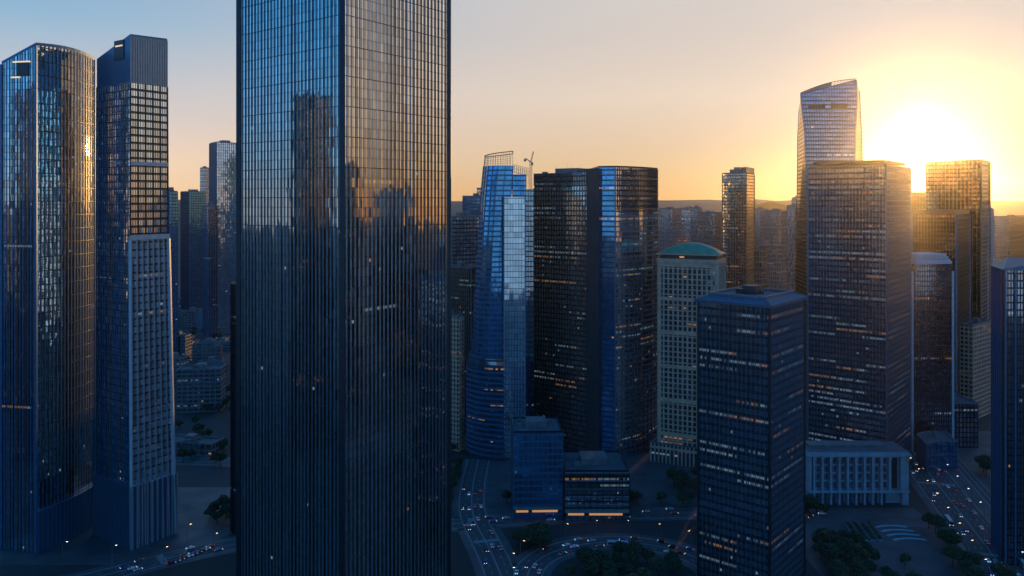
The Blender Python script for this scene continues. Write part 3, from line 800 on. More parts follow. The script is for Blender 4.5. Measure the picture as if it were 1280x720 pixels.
skin(mb, rr, 'g_lit', mm={0: M['g_blue']}); fins(mb, rr, 'fin_dark', 2.3, .5, .3, list(range(1, nR)), zat(262, Yg)); fins(mb, rr, 'fin_dark', 4.6, .3, .3, list(range(1, nR)), 0, zat(262, Yg) - .5); bands(mb, rr, 'fin', 4, 1.0, .6, list(range(1, nR - 2)), 0, zat(262, Yg) - 1)
bands(mb, rr, 'fin_gold', 12, .8, .6, list(range(1, nR - 2)), zat(262, Yg)); mb.face(rr[1], 'roof')
mb.bar((right[1][0], right[1][1], 0), (right[1][0], right[1][1], zt), .7, 'fin'); w2 = mb.build('right_wing', root)
mb = MB(); parapet(mb, rr[1], 'fin_dark', 1.2); mb.build('parapet', w2)
core = R_([P1, at(748.5, 622)[:2], (at(748.5, 622)[0] + 8, 660), (P1[0] + 8, P1[1] + 30)])
core = R_([at(733, 628)[:2], at(749, 622)[:2], (at(749, 622)[0] + 4, 665), (at(733, 628)[0] + 4, 668)])
mb = MB(); prism(mb, core, 0, zat(210.5, 625), 'slab'); mb.build('stair_slab', root)

# low glass building at its foot, with the orange-lit ground floor
def lowrise(name, label, pl_, pr_, pyb, ytop, depth, gm, yaw=0, fin=None, band=None, strip=False, cat='building', group=None, seed=1):
    Y = H * FPX / (pyb - HY); poly = front_plan(pl_, pr_, Y, depth, yaw)
    z = zat(ytop, Y); root, rg = tower(name, label, [lift(poly, 0), lift(poly, z)], M[gm], fin=fin, band=band, cat=cat, group=group, seed=seed, par=1.2)
    if strip:
        A, B = rg[0][0], rg[0][1]; nx, ny, L = enorm(A, B)
        mb = MB(); mb.face([(A[0] + nx * 3, A[1] + ny * 3, 7), (B[0] + nx * 3, B[1] + ny * 3, 7), (B[0], B[1], 7.6), (A[0], A[1], 7.6)], 'conc')
        mb.face([(A[0] + nx * 3, A[1] + ny * 3, 6.4), (B[0] + nx * 3, B[1] + ny * 3, 6.4), (B[0] + nx * 3, B[1] + ny * 3, 7), (A[0] + nx * 3, A[1] + ny * 3, 7)], 'conc')
        mb.build('canopy', root)
        for t0, t1 in ((.05, .3), (.38, .9)):
            mb = MB(); f = lambda t, z, d: (A[0] + (B[0] - A[0]) * t + nx * d, A[1] + (B[1] - A[1]) * t + ny * d, z)
            wallbox(mb, f, t0, t1, 4.2, 5.4, .06, .8, 'strip'); mb.build('shop_window', root)
    return root
lowrise('glass_annex', 'mid-height blue glass annex at the foot of the leaning tower', 642, 703, 648, 541, 34, 'g_blue', 2, (3, .5, .3, 'fin'), (4, 1, .4, 'fin_blue'), True)
lowrise('shopping_hall', 'low glass hall with an orange-lit shop front below the broad dark tower', 706, 786, 652, 590, 40, 'g_lit', 0, (4, .5, .4, 'fin_dark'), (5, .8, .4, 'fin'), True, seed=4)

# --- beige stone building with teal domed roof
p = quad_plan(824, 896, 905, 600, 64); ze = zat(330, 600)
cx, cy = centre(p); root = empty('domed_office', (cx, cy, 0), label='beige stone office block under a low teal domed roof', cat='building')
rg = rel([lift(p, 0), lift(p, ze)], (cx, cy))
mb = MB(); skin(mb, rg, 'g_stone'); mb.build('window_wall', root)
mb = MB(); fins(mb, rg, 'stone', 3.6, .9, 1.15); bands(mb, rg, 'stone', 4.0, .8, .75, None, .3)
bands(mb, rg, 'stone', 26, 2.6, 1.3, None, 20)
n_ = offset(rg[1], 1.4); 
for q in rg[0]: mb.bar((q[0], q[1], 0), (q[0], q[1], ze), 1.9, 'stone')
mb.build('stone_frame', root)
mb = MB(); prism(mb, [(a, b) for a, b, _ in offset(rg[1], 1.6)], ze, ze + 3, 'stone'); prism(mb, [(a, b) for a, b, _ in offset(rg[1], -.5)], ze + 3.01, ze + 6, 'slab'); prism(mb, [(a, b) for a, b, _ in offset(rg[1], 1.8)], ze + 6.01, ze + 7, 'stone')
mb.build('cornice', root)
A, B = rg[1][0], rg[1][1]; nx, ny, L = enorm(A, B)
mb = MB(); wallbox(mb, lambda t, z, d: (A[0] + (B[0] - A[0]) * t + nx * d, A[1] + (B[1] - A[1]) * t + ny * d, z), .36, .44, ze + 3.9, ze + 5, -.4, .3, 'strip'); mb.build('sign_light', root)
mb = MB(); N = 14; zb = ze + 7.01; base = offset(rg[1], 1.2)
def bil(u, v):
    a = [base[0][c] + (base[1][c] - base[0][c]) * u for c in range(2)]; b = [base[3][c] + (base[2][c] - base[3][c]) * u for c in range(2)]
    x, y = a[0] + (b[0] - a[0]) * v, a[1] + (b[1] - a[1]) * v
    du, dv = min(u, 1 - u) * 2, min(v, 1 - v) * 2
    h = 8.0 * (sin(pi / 2 * min(1, du / .95)) ** .85) * (sin(pi / 2 * min(1, dv / .8)) ** .7)
    return (x, y, zb + h)
for i in range(N):
    for j in range(N):
        mb.face([bil(i / N, j / N), bil((i + 1) / N, j / N), bil((i + 1) / N, (j + 1) / N), bil(i / N, (j + 1) / N)], 'teal', smooth=True)
mb.build('domed_roof', root)
mb = MB(); rp = [lift(offset([(a, b) for a, b, _ in rg[0]], 5), 0), lift(offset([(a, b) for a, b, _ in rg[0]], 5), 14)]
skin(mb, rp, 'g_stone'); fins(mb, rp, 'stone', 3, .8, 1.0); mb.face(rp[1], 'roof'); bands(mb, rp, 'stone', 12, 1.6, 1, None, 11.8 - 1.2); mb.build('podium', root)

# --- slim tower; its golden edge is sunset reflection put into the glass tint
p = quad_plan(903, 933, 943, 1000, 62)
root, rg = simple('slim_office_tower', 'slim tower with a golden right edge and untidy roof plant, above the teal-domed block', p, 217, 1000, 'g_warm', fin=(3.2, .7, .5, 'fin_gold', [0, 2, 3]), band=(4, 1.0, .3, 'fin_dark', [0, 2, 3]), seed=20, corner=('fin_gold', .6), mm={1: M['g_gold_refl']})
mb = MB(); zt = zat(217, 1000)
t = [(a, b) for a, b, _ in rg[1]]
prism(mb, [(t[1][0] * .4, t[1][1] * .4), (t[1][0], t[1][1]), (t[2][0], t[2][1]), (t[2][0] * .5, t[2][1] * .5)], zt + .2, zt + 8.5, 'fin_gold')
prism(mb, scale(t, .55), zt + .1, zt + 6, 'plant'); prism(mb, scale(t, .3), zt + 6.1, zt + 9, 'steel'); mb.build('roof_plant', root)

# --- chamfer-roofed dark tower (L)
p = quad_plan(873, 962, 1005, 395, 50); ze = zat(385, 395)
root, rg = tower('chamfered_roof_tower', 'near dark tower with a sloping chamfered metal roof in front of the beige block', [lift(p, 0), lift(p, ze)], glass('roofed_tower_glass', (.24, .30, .38), pw=1.2, ph=4, lit=.15, warmth=.25, power=.24, tilt=.012, span=.3),
      fin=[(2.35, .4, .28, 'fin', [0, 3]), (1.7, .28, .3, 'fin', [1, 2])], band=[(4, .5, .25, 'fin_dark', None, 0, ze)], corner=('fin_dark', .8), crown=False)
mb = MB(); e = [(a, b) for a, b, _ in offset(rg[1], 1.6)]; prism(mb, e, ze, ze + 1.4, 'roof_metal')
t2 = scale(e, .93); t3 = scale(e, .74)
skin(mb, [lift(scale(e, .99), ze + 1.41), lift(t2, ze + 1.9), lift(t3, ze + 3.6)], 'roof_metal'); mb.face(lift(t3, ze + 3.6), 'roof')
rf = mb.build('roof', root)
mb = MB(); parapet(mb, lift(t3, ze + 3.6), 'fin', 1.3, .8); mb.build('parapet', rf)
mb = MB(); plant_room(mb, lift(scale(t3, .55), ze), ze + 3.61, 4, 'slab'); mb.build('plant_room', rf)
for i in range(4): mb = MB(); mb.bar((*scale(e, .99)[i], ze + 1.5), (*t3[i], ze + 3.8), .35, 'fin'); mb.build('hip_trim', rf)

# --- tall slant-topped tower behind (M)
Ym = 800
def ringm(z, a, b, c, d, dz=(0, 0, 0, 0, 0, 0)):
    return [(fx(a, Ym + 64), Ym + 64, z + dz[0]), (fx(b, Ym), Ym, z + dz[1]), (fx(c, Ym), Ym, z + dz[2]), (fx(d, Ym + 60), Ym + 60, z + dz[3]), (fx(d, Ym + 60) - 6, Ym + 78, z + dz[4]), (fx(a, Ym + 64) + 6, Ym + 78, z + dz[5])]
zt = zat(118, Ym)
rings = [ringm(0, 994, 1013, 1070, 1084), ringm(zat(330, Ym), 995, 1012, 1067, 1081), ringm(zat(165, Ym), 997, 1006, 1069, 1077), ringm(zat(130, Ym), 998.5, 1002, 1071, 1075.5, (0,) * 6)]
rings.append(ringm(zt, 1000, 1001, 1070.5, 1074, (-2, 0, 14, 12, 10, -3)))
mcx = centre(rings[0])
root, rg = tower('slant_topped_skyscraper', 'tallest right-hand tower, with a slanting arched top and two dark slots', rings, glass('slant_tower_glass', (.34, .38, .45), pw=2, ph=4, lit=.05, span=.35, spancol=(.10, .10, .12), tilt=.01),
      fin=[(2.2, .35, .3, 'fin', [1, 3, 4, 5])], band=[(4, 1.4, .4, 'fin_dark', [1], 0, zat(122, Ym))], corner=('fin', .7), par=.8, mm={0: M['g_gold_refl'], 2: M['g_gold_refl']})  # side faces carry the low sky's gold reflection as tint
mb = MB(); A, B = rg[-2][1], rg[-2][2]; nx, ny, L = enorm(A, B)
f = lambda t, z, d: (A[0] + (B[0] - A[0]) * t + nx * d, A[1] + (B[1] - A[1]) * t + ny * d, z)
wallbox(mb, f, .12, .42, zat(136, Ym), zat(131.5, Ym), -2, 1.0, 'tyre'); mb.build('dark_slot_box', root); mb = MB(); wallbox(mb, f, .53, .82, zat(135, Ym), zat(129.5, Ym), -2, 1.0, 'tyre'); mb.build('dark_slot_box', root)  # black boxes proud of the face, their colour standing in for slot shade
# arched open truss along the top
mb = MB(); t = rg[-1]
def topcurve(tt, e): return (t[1][0] + (t[2][0] - t[1][0]) * tt, t[1][1] + .6, t[1][2] + 14 * tt + e + 3.0 * sin(pi * min(1, tt)))
for k in range(18):
    a, b = k / 18, (k + 1) / 18
    mb.bar(topcurve(a, 1.6), topcurve(b, 1.6), .45, 'slab'); 
    if k > 6: mb.bar(topcurve(a, 1.6), (topcurve(b, 0)[0], topcurve(b, 0)[1], t[1][2] + 14 * b), .22, 'steel')
    mb.bar((topcurve(a, 0)[0], topcurve(a, 0)[1], t[1][2] + 14 * a), topcurve(a, 1.6), .22, 'steel')
mb.build('roof_truss', root)
skinb = MB()
for k in range(10):
    a, b = k / 18, (k + 1) / 18
    skinb.face([(topcurve(a, 0)[0], topcurve(a, 0)[1] + .3, t[1][2] + 14 * a - .5), (topcurve(b, 0)[0], topcurve(b, 0)[1] + .3, t[1][2] + 14 * b - .5), (topcurve(b, 1.5)[0], topcurve(b, 1.5)[1] + .3, topcurve(b, 1.5)[2]), (topcurve(a, 1.5)[0], topcurve(a, 1.5)[1] + .3, topcurve(a, 1.5)[2])], 'fin')
skinb.build('crest_panel', root)

# --- broad dark office block (N) right of centre-right
p = quad_plan(1010, 1108, 1138, 565, 50); zt = zat(207, 565)
root, rg = tower('broad_office_tower', 'broad dark office tower with a projecting roof slab, behind the pale colonnaded hall', [lift(p, 0), lift(p, zt)],
      glass('broad_tower_glass', (.36, .36, .40), pw=1.3, ph=4, lit=.20, warmth=.3, power=.3, tilt=.014, span=.3), fin=[(2.3, .3, .3, 'fin')], band=[(4, .9, .2, 'fin_dark')], corner=('fin', .8), par=1.0, parm='fin_gold')
mb = MB(); c2 = scale([(a, b) for a, b, _ in rg[1]], .9); prism(mb, c2, zt + 2.2, zt + 4.4, 'slab'); mb.build('roof_slab', root)

# pale colonnaded building in front
Yw = 528; root = empty('colonnaded_hall', (fx(1072, Yw), Yw, 0), label='pale stone colonnaded hall standing in front of the broad dark tower beside the avenue', cat='building')
X0, X1 = fx(1011, Yw) - fx(1072, Yw), fx(1135, Yw) - fx(1072, Yw); zt = 34
mb = MB()
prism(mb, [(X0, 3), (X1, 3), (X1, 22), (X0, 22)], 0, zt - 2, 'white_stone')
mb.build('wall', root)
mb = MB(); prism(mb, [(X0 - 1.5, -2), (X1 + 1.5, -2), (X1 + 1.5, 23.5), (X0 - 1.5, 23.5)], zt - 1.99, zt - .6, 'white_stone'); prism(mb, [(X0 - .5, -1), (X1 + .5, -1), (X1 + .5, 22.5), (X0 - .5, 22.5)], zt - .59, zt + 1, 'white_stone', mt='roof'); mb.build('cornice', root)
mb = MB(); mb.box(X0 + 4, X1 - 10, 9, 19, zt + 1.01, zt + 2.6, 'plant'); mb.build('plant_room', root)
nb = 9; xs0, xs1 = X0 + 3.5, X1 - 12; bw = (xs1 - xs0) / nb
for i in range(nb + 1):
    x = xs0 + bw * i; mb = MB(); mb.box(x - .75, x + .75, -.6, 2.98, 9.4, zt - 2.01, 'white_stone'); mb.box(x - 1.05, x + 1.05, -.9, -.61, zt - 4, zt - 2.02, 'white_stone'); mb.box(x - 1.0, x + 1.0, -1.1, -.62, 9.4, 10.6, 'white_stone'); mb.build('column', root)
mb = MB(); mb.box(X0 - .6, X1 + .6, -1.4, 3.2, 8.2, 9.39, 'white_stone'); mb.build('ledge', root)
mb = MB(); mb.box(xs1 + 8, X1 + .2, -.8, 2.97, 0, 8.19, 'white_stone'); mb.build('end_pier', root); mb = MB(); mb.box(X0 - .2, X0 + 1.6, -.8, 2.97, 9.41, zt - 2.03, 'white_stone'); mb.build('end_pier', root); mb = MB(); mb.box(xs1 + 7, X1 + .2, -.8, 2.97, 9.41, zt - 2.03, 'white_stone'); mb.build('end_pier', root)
wm = glass('hall_window_glass', (.25, .36, .48), pw=1.7, ph=2.2, lit=.02, span=.08, power=.3, tilt=.02)
for i in range(nb):
    for k in range(4):
        x0_, x1_ = xs0 + bw * i + 1.1, xs0 + bw * (i + 1) - 1.1; z_ = 10 + k * 5.3
        fr = MB(); fr.box(x0_ - .25, x1_ + .25, 2.6, 2.99, z_ - .2, z_ + .15, 'white_stone'); fr.box(x0_ - .25, x1_ + .25, 2.6, 2.99, z_ + 4.2, z_ + 4.5, 'white_stone')
        fr.box((x0_ + x1_) / 2 - .12, (x0_ + x1_) / 2 + .12, 2.62, 2.98, z_ + .16, z_ + 4.19, 'fin_pale')
        wo_ = fr.build('window', root); pn = MB(); pn.box(x0_, x1_, 2.8, 2.97, z_ + .17, z_ + 4.18, wm); pn.build('pane', wo_)
for i in range(nb):
    x0_, x1_ = xs0 + bw * i + 1.4, xs0 + bw * (i + 1) - 1.4
    pn = MB(); pn.box(x0_, x1_, 2.7, 2.98, .3, 6.6, wm); pn.box(x0_ - .3, x1_ + .3, 2.5, 2.99, 6.61, 7, 'white_stone'); pn.build('door', root)
    if i % 1 == 0: cb = MB(); cb.box(x0_ - 2.0, x0_ - .8, -.6, 2.95, 0, 8.18, 'white_stone'); cb.build('pier', root)
mb = MB(); mb.box(xs1 + 1.2, xs1 + 6, 2.4, 2.98, 10, zt - 4, 'slab'); mb.build('dark_opening_panel', root)  # dark panel, its colour standing in for the shade of an opening

# --- rounded dark tower with white cap (O)
Yo = 640; a, b = fx(1138, Yo), fx(1195, Yo)
q = [(a, Yo + 5), (a + 4, Yo), (b - 4, Yo), (b, Yo + 5), (b, Yo + 34), (a, Yo + 34)]
zt = zat(330, Yo); root, rg = tower('white_capped_tower', 'dark tower with pale edge strips under a stacked white roof cap', [lift(q, 0), lift(q, zt)],
      M['g_dark'], fin=[(1.9, .5, .4, 'fin_dark')], band=[(4, .8, .3, 'fin_dark')], crown=False)
mb = MB(); t = [(x, y) for x, y, _ in rg[1]]
for k, (s_, h_) in enumerate(((.98, 2), (.92, 1.6), (.86, 1.6), (.78, 1.4))):
    prism(mb, scale(t, s_), zt + k * 2.1 + .02, zt + k * 2.1 + h_, 'white')
mb.build('roof_cap', root)
for x in (t[1][0] - 2.0, t[2][0] + 2.0): mb = MB(); mb.box(x - .9, x + .9, t[1][1] + .6, t[1][1] + 2.6, 0, zt - 6, 'white'); mb.build('edge_strip', root)

# --- orange towers in the sun glare (P, Pb)
p = quad_plan(1158, 1226, 1237, 790, 60)
r1 = tower('stepped_tower', 'tall glare-orange tower with a stepped left shoulder, standing right against the sun', [lift(p, 0), [(p[0][0], p[0][1], zat(204, p[0][1])), (p[1][0], p[1][1], zat(200, 790)), (p[2][0], p[2][1], zat(203, p[2][1])), (p[3][0], p[3][1], zat(204, p[3][1]))]], M['g_glow'],
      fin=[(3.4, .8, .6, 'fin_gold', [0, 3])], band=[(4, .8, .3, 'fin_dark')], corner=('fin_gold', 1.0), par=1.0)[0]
c_ = centre(p); fx0 = at(1163, 800)[0] - c_[0]
slabpart('shoulder', at(1152, 800)[0], at(1172, 790)[0], 792, 830, zat(240, 800), 'g_glow', 'fin_gold', 3, root=r1, c=c_)
p = quad_plan(1140, 1195, 1212, 725, 55)
simple('squat_tower', 'squat glare-orange glass tower with a pale rim, in front of the tower against the sun', p, 268, 725, 'g_glow', fin=(2.6, .4, .3, 'fin_gold'), band=(4, .9, .3, 'fin_dark'), seed=31, par=4.0, parm='fin_gold', corner=('fin', 1.3))
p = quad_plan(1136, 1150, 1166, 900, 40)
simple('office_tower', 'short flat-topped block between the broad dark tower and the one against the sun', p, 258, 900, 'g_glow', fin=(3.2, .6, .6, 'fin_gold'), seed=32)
p = quad_plan(1211, 1234, 1241, 820, 62)
simple('office_tower', 'pale-edged tower squeezed between the sunlit stepped tower and the near right-edge tower', p, 262, 820, 'g_grid', fin=(2.6, .6, .6, 'fin_pale'), band=(4, 1, .3, 'fin_pale'), seed=33, corner=('fin_pale', 1.2))
simple('office_tower', 'low gridded block with warm lit windows beside the curving slip road', quad_plan(1200, 1216, 1240, 730, 40), 408, 730, 'g_warm', band=(4, 1.2, .3, 'stone'), fin=(4, .5, .8, 'stone'), seed=34)
# low curved wing by the avenue
q0, q1 = gnd(1158, 590), gnd(1196, 586)
ar = arc(q0, q1, -4, 8) + [q1]; bk = [(x + 6, y + 26) for x, y in ar][::-1]
pp = ar + bk; simple('curved_pavilion', 'low curved pavilion beside the far end of the avenue', pp, 552, 600, 'g_blue', fin=(2.5, .5, .4, 'fin'), cat='building', seed=35, par=.8)
simple('podium_block', 'wide dark podium under the white-capped tower', front_plan(1140, 1222, 650, 40), 505, 650, 'g_dark', fin=(3, .5, .4, 'fin_dark'), cat='building', seed=36)

# --- near tower at the right edge (Q)
p = [at(1241, 470)[:2], at(1256, 440)[:2], at(1330, 440)[:2], (at(1330, 440)[0] + 6, 480)]
zt = zat(338, 440)
root, rg = tower('faceted_roof_tower', 'near dark tower with a faceted teal roof, cut by the right edge', [lift(p, 0), lift(p, zt)], M['g_dark'],
      fin=[(5.2, 1.0, .7, 'fin_blue'), (1.7, .3, .3, 'fin_dark')], corner=('fin_gold', .55), crown=False)
t = rg[1]; mb = MB(); apex = [(t[0][0] + 3, t[0][1] + 6, zt + 9), (t[3][0] - 8, t[3][1], zt + 9.5)]
e0, e1, e2, e3 = [(a, b, zt + .6) for a, b, _ in offset(t, 1.3)]
mid = ((e1[0] + 3.5), e1[1] + .2, zt + .6); m2_ = (e0[0] + (apex[0][0] - e0[0]) * .5 + 6, e0[1] - 4, zt + 5.6)
mb.face([e0, e1, m2_], 'stone'); mb.face([e1, e2, (e2[0], e2[1] + 10, zt + 5.6), m2_], 'tealdark'); mb.face([e0, m2_, (e2[0], e2[1] + 10, zt + 5.6), e3], 'roof')
prism(mb, [(e[0], e[1]) for e in (e0, e1, e2, e3)], zt + .01, zt + .58, 'fin')
mb.bar(e1, m2_, .25, 'fin_gold'); mb.bar(e0, e1, .25, 'fin_gold'); mb.bar(m2_, (e2[0], e2[1] + 10, zt + 5.6), .25, 'fin_gold')
mb.build('roof', root)

# --- hazy towers on the skyline
far = [
 (824, 840, 851, 1500, 262, 'g_far', 'pale hazy tower with flat top just right of the broad dark office tower'),
 (850, 862, 868, 1600, 263, 'g_grid', 'pale hazy slab second from left behind the teal dome'),
 (864, 872, 877, 1350, 261, 'g_dark', 'thin dark hazy slab rising behind the peak of the teal dome'),
 (872, 893, 903, 1300, 267, 'g_far', 'wide hazy speckled tower left of the slim golden-edged tower'),
 (940, 950, 960, 1700, 262, 'g_far', 'pale hazy tower directly right of the slim golden-edged tower'),
 (938, 952, 958, 1150, 306, 'g_dark', 'short dark capped block below the hazy towers right of the slim tower'),
 (955, 976, 986, 1450, 265, 'g_warm', 'brownish hazy tower with broken roofline left of the tallest right-hand tower'),
 (984, 992, 999, 1250, 258, 'g_far', 'hazy narrow tower touching the left edge of the tallest right-hand tower'),
 (990, 995, 1000, 1550, 248, 'g_dark', 'dark hazy spire-like slab peeping beside the tallest right-hand tower'),
 (1243, 1262, 1284, 1300, 272, 'g_far', 'hazy tower with sloping top at the right edge before the hills'),
 (1276, 1290, 1310, 1500, 281, 'g_far', 'hazy block cut by the right edge before the hills'),
]
for i, (a, b, c, Y, yt, gm, lb) in enumerate(far):
    simple('distant_tower', lb, quad_plan(a, b, c, Y, 42), yt, Y, gm, fin=(4, .8, .8, 'fin_gold' if i % 2 else 'conc'), band=(8, 1.6, .4, 'conc'), seed=40 + i, group='hazy towers on the skyline', par=2.5)

# --- lower city blocks: seen in the gaps
blk = []
rr = random.Random(11)
bl_gm = ['g_far', 'g_warm', 'g_stone', 'g_dark']
nearer = {'low blocks in the gap left of the huge tower': 1150, 'low blocks in the gap right of the huge tower': 780, 'faint skyline blocks in the middle right': 2300, 'faint skyline blocks at the right edge': 2300}
placer = {'low blocks in the gap left of the huge tower': (240, 266), 'low blocks in the gap right of the huge tower': (573, 581), 'faint skyline blocks in the middle right': (880, 945), 'faint skyline blocks at the right edge': (1265, 1295)}
def block(px, Y, w_, d_, h_, yaw, gm, lb, grp, nm='city_block', cat='building'):
    if grp:
        lb = '%s %d-storey block %s, %s' % ({'g_far': 'grey', 'g_warm': 'bronze', 'g_stone': 'stone', 'g_dark': 'dark'}[gm], round(h_ / 4), lb, 'left side' if px < placer[grp][0] else 'middle' if px < placer[grp][1] else 'right side') + (', nearer' if Y < nearer[grp] else ', farther')
    x = (px - 640) / FPX * Y; c, s = cos(R(yaw)), sin(R(yaw))
    q = [(x + a * c - b * s, Y + a * s + b * c) for a, b in ((-w_ / 2, -d_ / 2), (w_ / 2, -d_ / 2), (w_ / 2, d_ / 2), (-w_ / 2, d_ / 2))]
    tower(nm, lb, [lift(q, 0), lift(q, h_)], M[gm], band=(4, 1.3, .4, 'plant'), fin=(5, .45, .9, 'plant'), cat=cat, group=grp, seed=rr.randint(0, 99), par=1.4, parm='plant')
block(252, 770, 40, 22, 40, 8, 'g_dark', 'dark mid-rise block with rows of windows in the gap left of the huge finned tower', None)
block(240, 640, 46, 18, 9, -12, 'g_stone', 'long low block with a pale flat roof, left of the huge finned tower', None)
for k in range(26):
    px = rr.uniform(214, 292); Y = rr.uniform(830, 1500)
    block(px, Y, rr.uniform(16, 38), rr.uniform(14, 24), rr.choice((10, 14, 18, 24, 32)), rr.uniform(-25, 25), rr.choice(bl_gm), 'left of the huge tower', 'low blocks in the gap left of the huge tower')
for k in range(8):
    px = rr.uniform(566, 588); Y = rr.uniform(650, 900)
    block(px, Y + 10, rr.uniform(14, 22), rr.uniform(14, 20), rr.choice((10, 14, 18, 24)), rr.uniform(-25, 25), rr.choice(bl_gm), 'right of the huge tower', 'low blocks in the gap right of the huge tower')
for k in range(30):
    px = rr.uniform(812, 1010); Y = rr.uniform(1500, 3100)
    block(px, Y, rr.uniform(24, 60), rr.uniform(20, 30), rr.uniform(120, 186), rr.uniform(-25, 25), rr.choice(('g_far', 'g_warm')), 'faint on the skyline behind the domed office', 'faint skyline blocks in the middle right', 'distant_block')
for k in range(12):
    px = rr.uniform(1236, 1330); Y = rr.uniform(1600, 2900)
    block(px, Y, rr.uniform(30, 60), rr.uniform(20, 30), rr.uniform(70, 140), rr.uniform(-25, 25), rr.choice(('g_far', 'g_warm')), 'faint near the right edge below the hills', 'faint skyline blocks at the right edge', 'distant_block')
# towers standing outside the frame, seen only as reflections in the glass
for i, (x, Y, w_, d_, h_, lb) in enumerate([
    (430, 365, 34, 30, 238, 'dark tower out of frame on the right, mirrored in the huge tower'),
    (560, 300, 60, 50, 140, 'broad block out of frame on the right beyond the avenue'),
    (540, 450, 40, 40, 120, 'square block out of frame on the right behind the mirrored tower'),
    (760, 460, 40, 50, 215, 'wide tower out of frame on the far right'),
    (380, 180, 60, 40, 120, 'low block out of frame on the right nearest the camera'),
    (-420, 330, 34, 30, 285, 'tall tower out of frame on the left, mirrored in the huge tower'),
    (-520, 420, 70, 50, 170, 'broad block out of frame on the left'),
    (-600, 250, 60, 60, 190, 'square tower out of frame on the far left'),
    (-380, 180, 60, 50, 140, 'low block out of frame on the left nearest the camera')]):
    q = [(x - w_ / 2, Y - d_ / 2), (x + w_ / 2, Y - d_ / 2), (x + w_ / 2, Y + d_ / 2), (x - w_ / 2, Y + d_ / 2)]
    tower('neighbouring_tower', lb, [lift(q, 0), lift(q, h_)], M['g_dark' if i % 2 else 'g_warm'], fin=(4, .7, .5, 'fin_dark'), band=(4, 1, .3, 'fin_dark'), seed=60 + i)

# ================================================================== STREET LEVEL
# ---- trees
def make_tree(seed, h, r, leaf):
    rr = random.Random(seed); root = empty('street_tree')
    mb = MB(); th = h * .38
    mb.bar((0, 0, -.2), (.1, 0, th), .32, 'bark', 7, .2)
    cl = []
    for k in range(6):
        a = k * 2 * pi / 6 + rr.uniform(-.4, .4); e = (cos(a) * r * .5, sin(a) * r * .5, th + h * .25 + rr.uniform(-.8, .8)); mb.bar((.1, 0, th * .9), e, .14, 'bark', 5, .05); cl.append((e, r * rr.uniform(.38, .55)))
    mb.bar((.1, 0, th), (0, 0, h * .8), .18, 'bark', 5, .05); cl.append(((0, 0, h * .78), r * .5)); cl.append(((0, 0, h * .6), r * .6))
    for k in range(4):
        a = rr.uniform(0, 2 * pi); cl.append(((cos(a) * r * .7, sin(a) * r * .7, h * rr.uniform(.42, .7)), r * rr.uniform(.22, .36)))
    mb.build('trunk', root)
    cb = MB()
    for (c, q) in cl:
        for _ in range(int(150 * (q / (r * .45)))):
            while True:
                d = [rr.uniform(-1, 1) for _ in range(3)]; l = sqrt(sum(x * x for x in d))
                if .1 < l < 1: break
            f = (l ** .3) / l * (1 + rr.uniform(-.12, .12)); P = [c[i] + d[i] * f * q * (1 if i < 2 else .75) for i in range(3)]
            s_ = rr.uniform(.28, .6); u = [rr.gauss(0, 1) for _ in range(3)]; v = [rr.gauss(0, 1) for _ in range(3)]
            lu = sqrt(sum(x * x for x in u)); u = [x / lu * s_ for x in u]; lv = sqrt(sum(x * x for x in v)); v = [x / lv * s_ for x in v]
            cb.face([[P[i] - u[i] for i in range(3)], [P[i] + v[i] for i in range(3)], [P[i] + u[i] for i in range(3)], [P[i] - v[i] for i in range(3)]], leaf)
    cb.build('crown', root)
    return root
protos = [make_tree(1, 9, 3.8, 'leaf'), make_tree(2, 11, 4.6, 'leaf'), make_tree(3, 8, 3.4, 'leaf2'), make_tree(4, 12.5, 5.2, 'leaf')]
used = [False] * 4
def where(x, y, pts, both=True):
    n = len(pts)
    xs = sorted(p[0] / p[1] for p in pts); ys = sorted(p[1] for p in pts)
    a = xs.index(x / y) / n; b = ys.index(y) / n
    h = 'left' if a < .25 else 'centre left' if a < .5 else 'centre right' if a < .75 else 'right'
    v = 'front' if b < .25 else 'middle front' if b < .5 else 'middle back' if b < .75 else 'back'
    return v + ' ' + h
def place_tree(x, y, lb, grp, s=None, wh=''):
    k = rr.randrange(4)
    o = copy_tree(protos[k]) if used[k] else protos[k]; used[k] = True
    s = s or rr.uniform(.85, 1.2); o.location = (x, y, 0); o.rotation_euler = (0, 0, rr.uniform(0, 6.28)); o.scale = (s, s, s * rr.uniform(.9, 1.1))
    size = 'small' if s * (9, 11, 8, 12.5)[k] < 9.2 else 'tall' if s * (9, 11, 8, 12.5)[k] > 11.8 else 'middling'
    tag(o, '%s %s tree %s, %s' % (size, 'olive' if k == 2 else 'dark green', lb, wh), 'tree', grp)
def clump(n, fn, lb, grp, mind=5.5, s=None):
    pts = []; tries = 0
    while len(pts) < n and tries < n * 40:
        tries += 1; x, y = fn()
        if all((x - a) ** 2 + (y - b) ** 2 > mind ** 2 for a, b in pts): pts.append((x, y))
    for x, y in pts: place_tree(x, y, lb, grp, s, where(x, y, pts))
def pxbox(a, b, y0, y1):
    def f():
        x, y = gnd(rr.uniform(a, b), rr.uniform(y0, y1)); return x, y
    return f
def disc(cx, cy, r, ry=None):
    def f():
        t = rr.uniform(0, 2 * pi); q = sqrt(rr.random()); return cx + r * q * cos(t), cy + (ry or r) * q * sin(t)
    return f
clump(34, disc(60, 416, 38, 32), 'in the grove inside the ring road', 'trees inside the ring road')
clump(9, disc(12, 466, 9, 9), 'in the ring road junction clump', 'trees beside the ring road junction', 4.5)
clump(18, disc(187, 446, 15, 22), 'in the garden before the colonnaded hall', 'trees in the hall garden')
clump(9, lambda: ((lambda t: (243 + t * .25 + rr.uniform(-3, 3), 430 + t))(rr.uniform(-10, 60))), 'lining the near avenue kerb', 'trees along the near side of the avenue', 6)
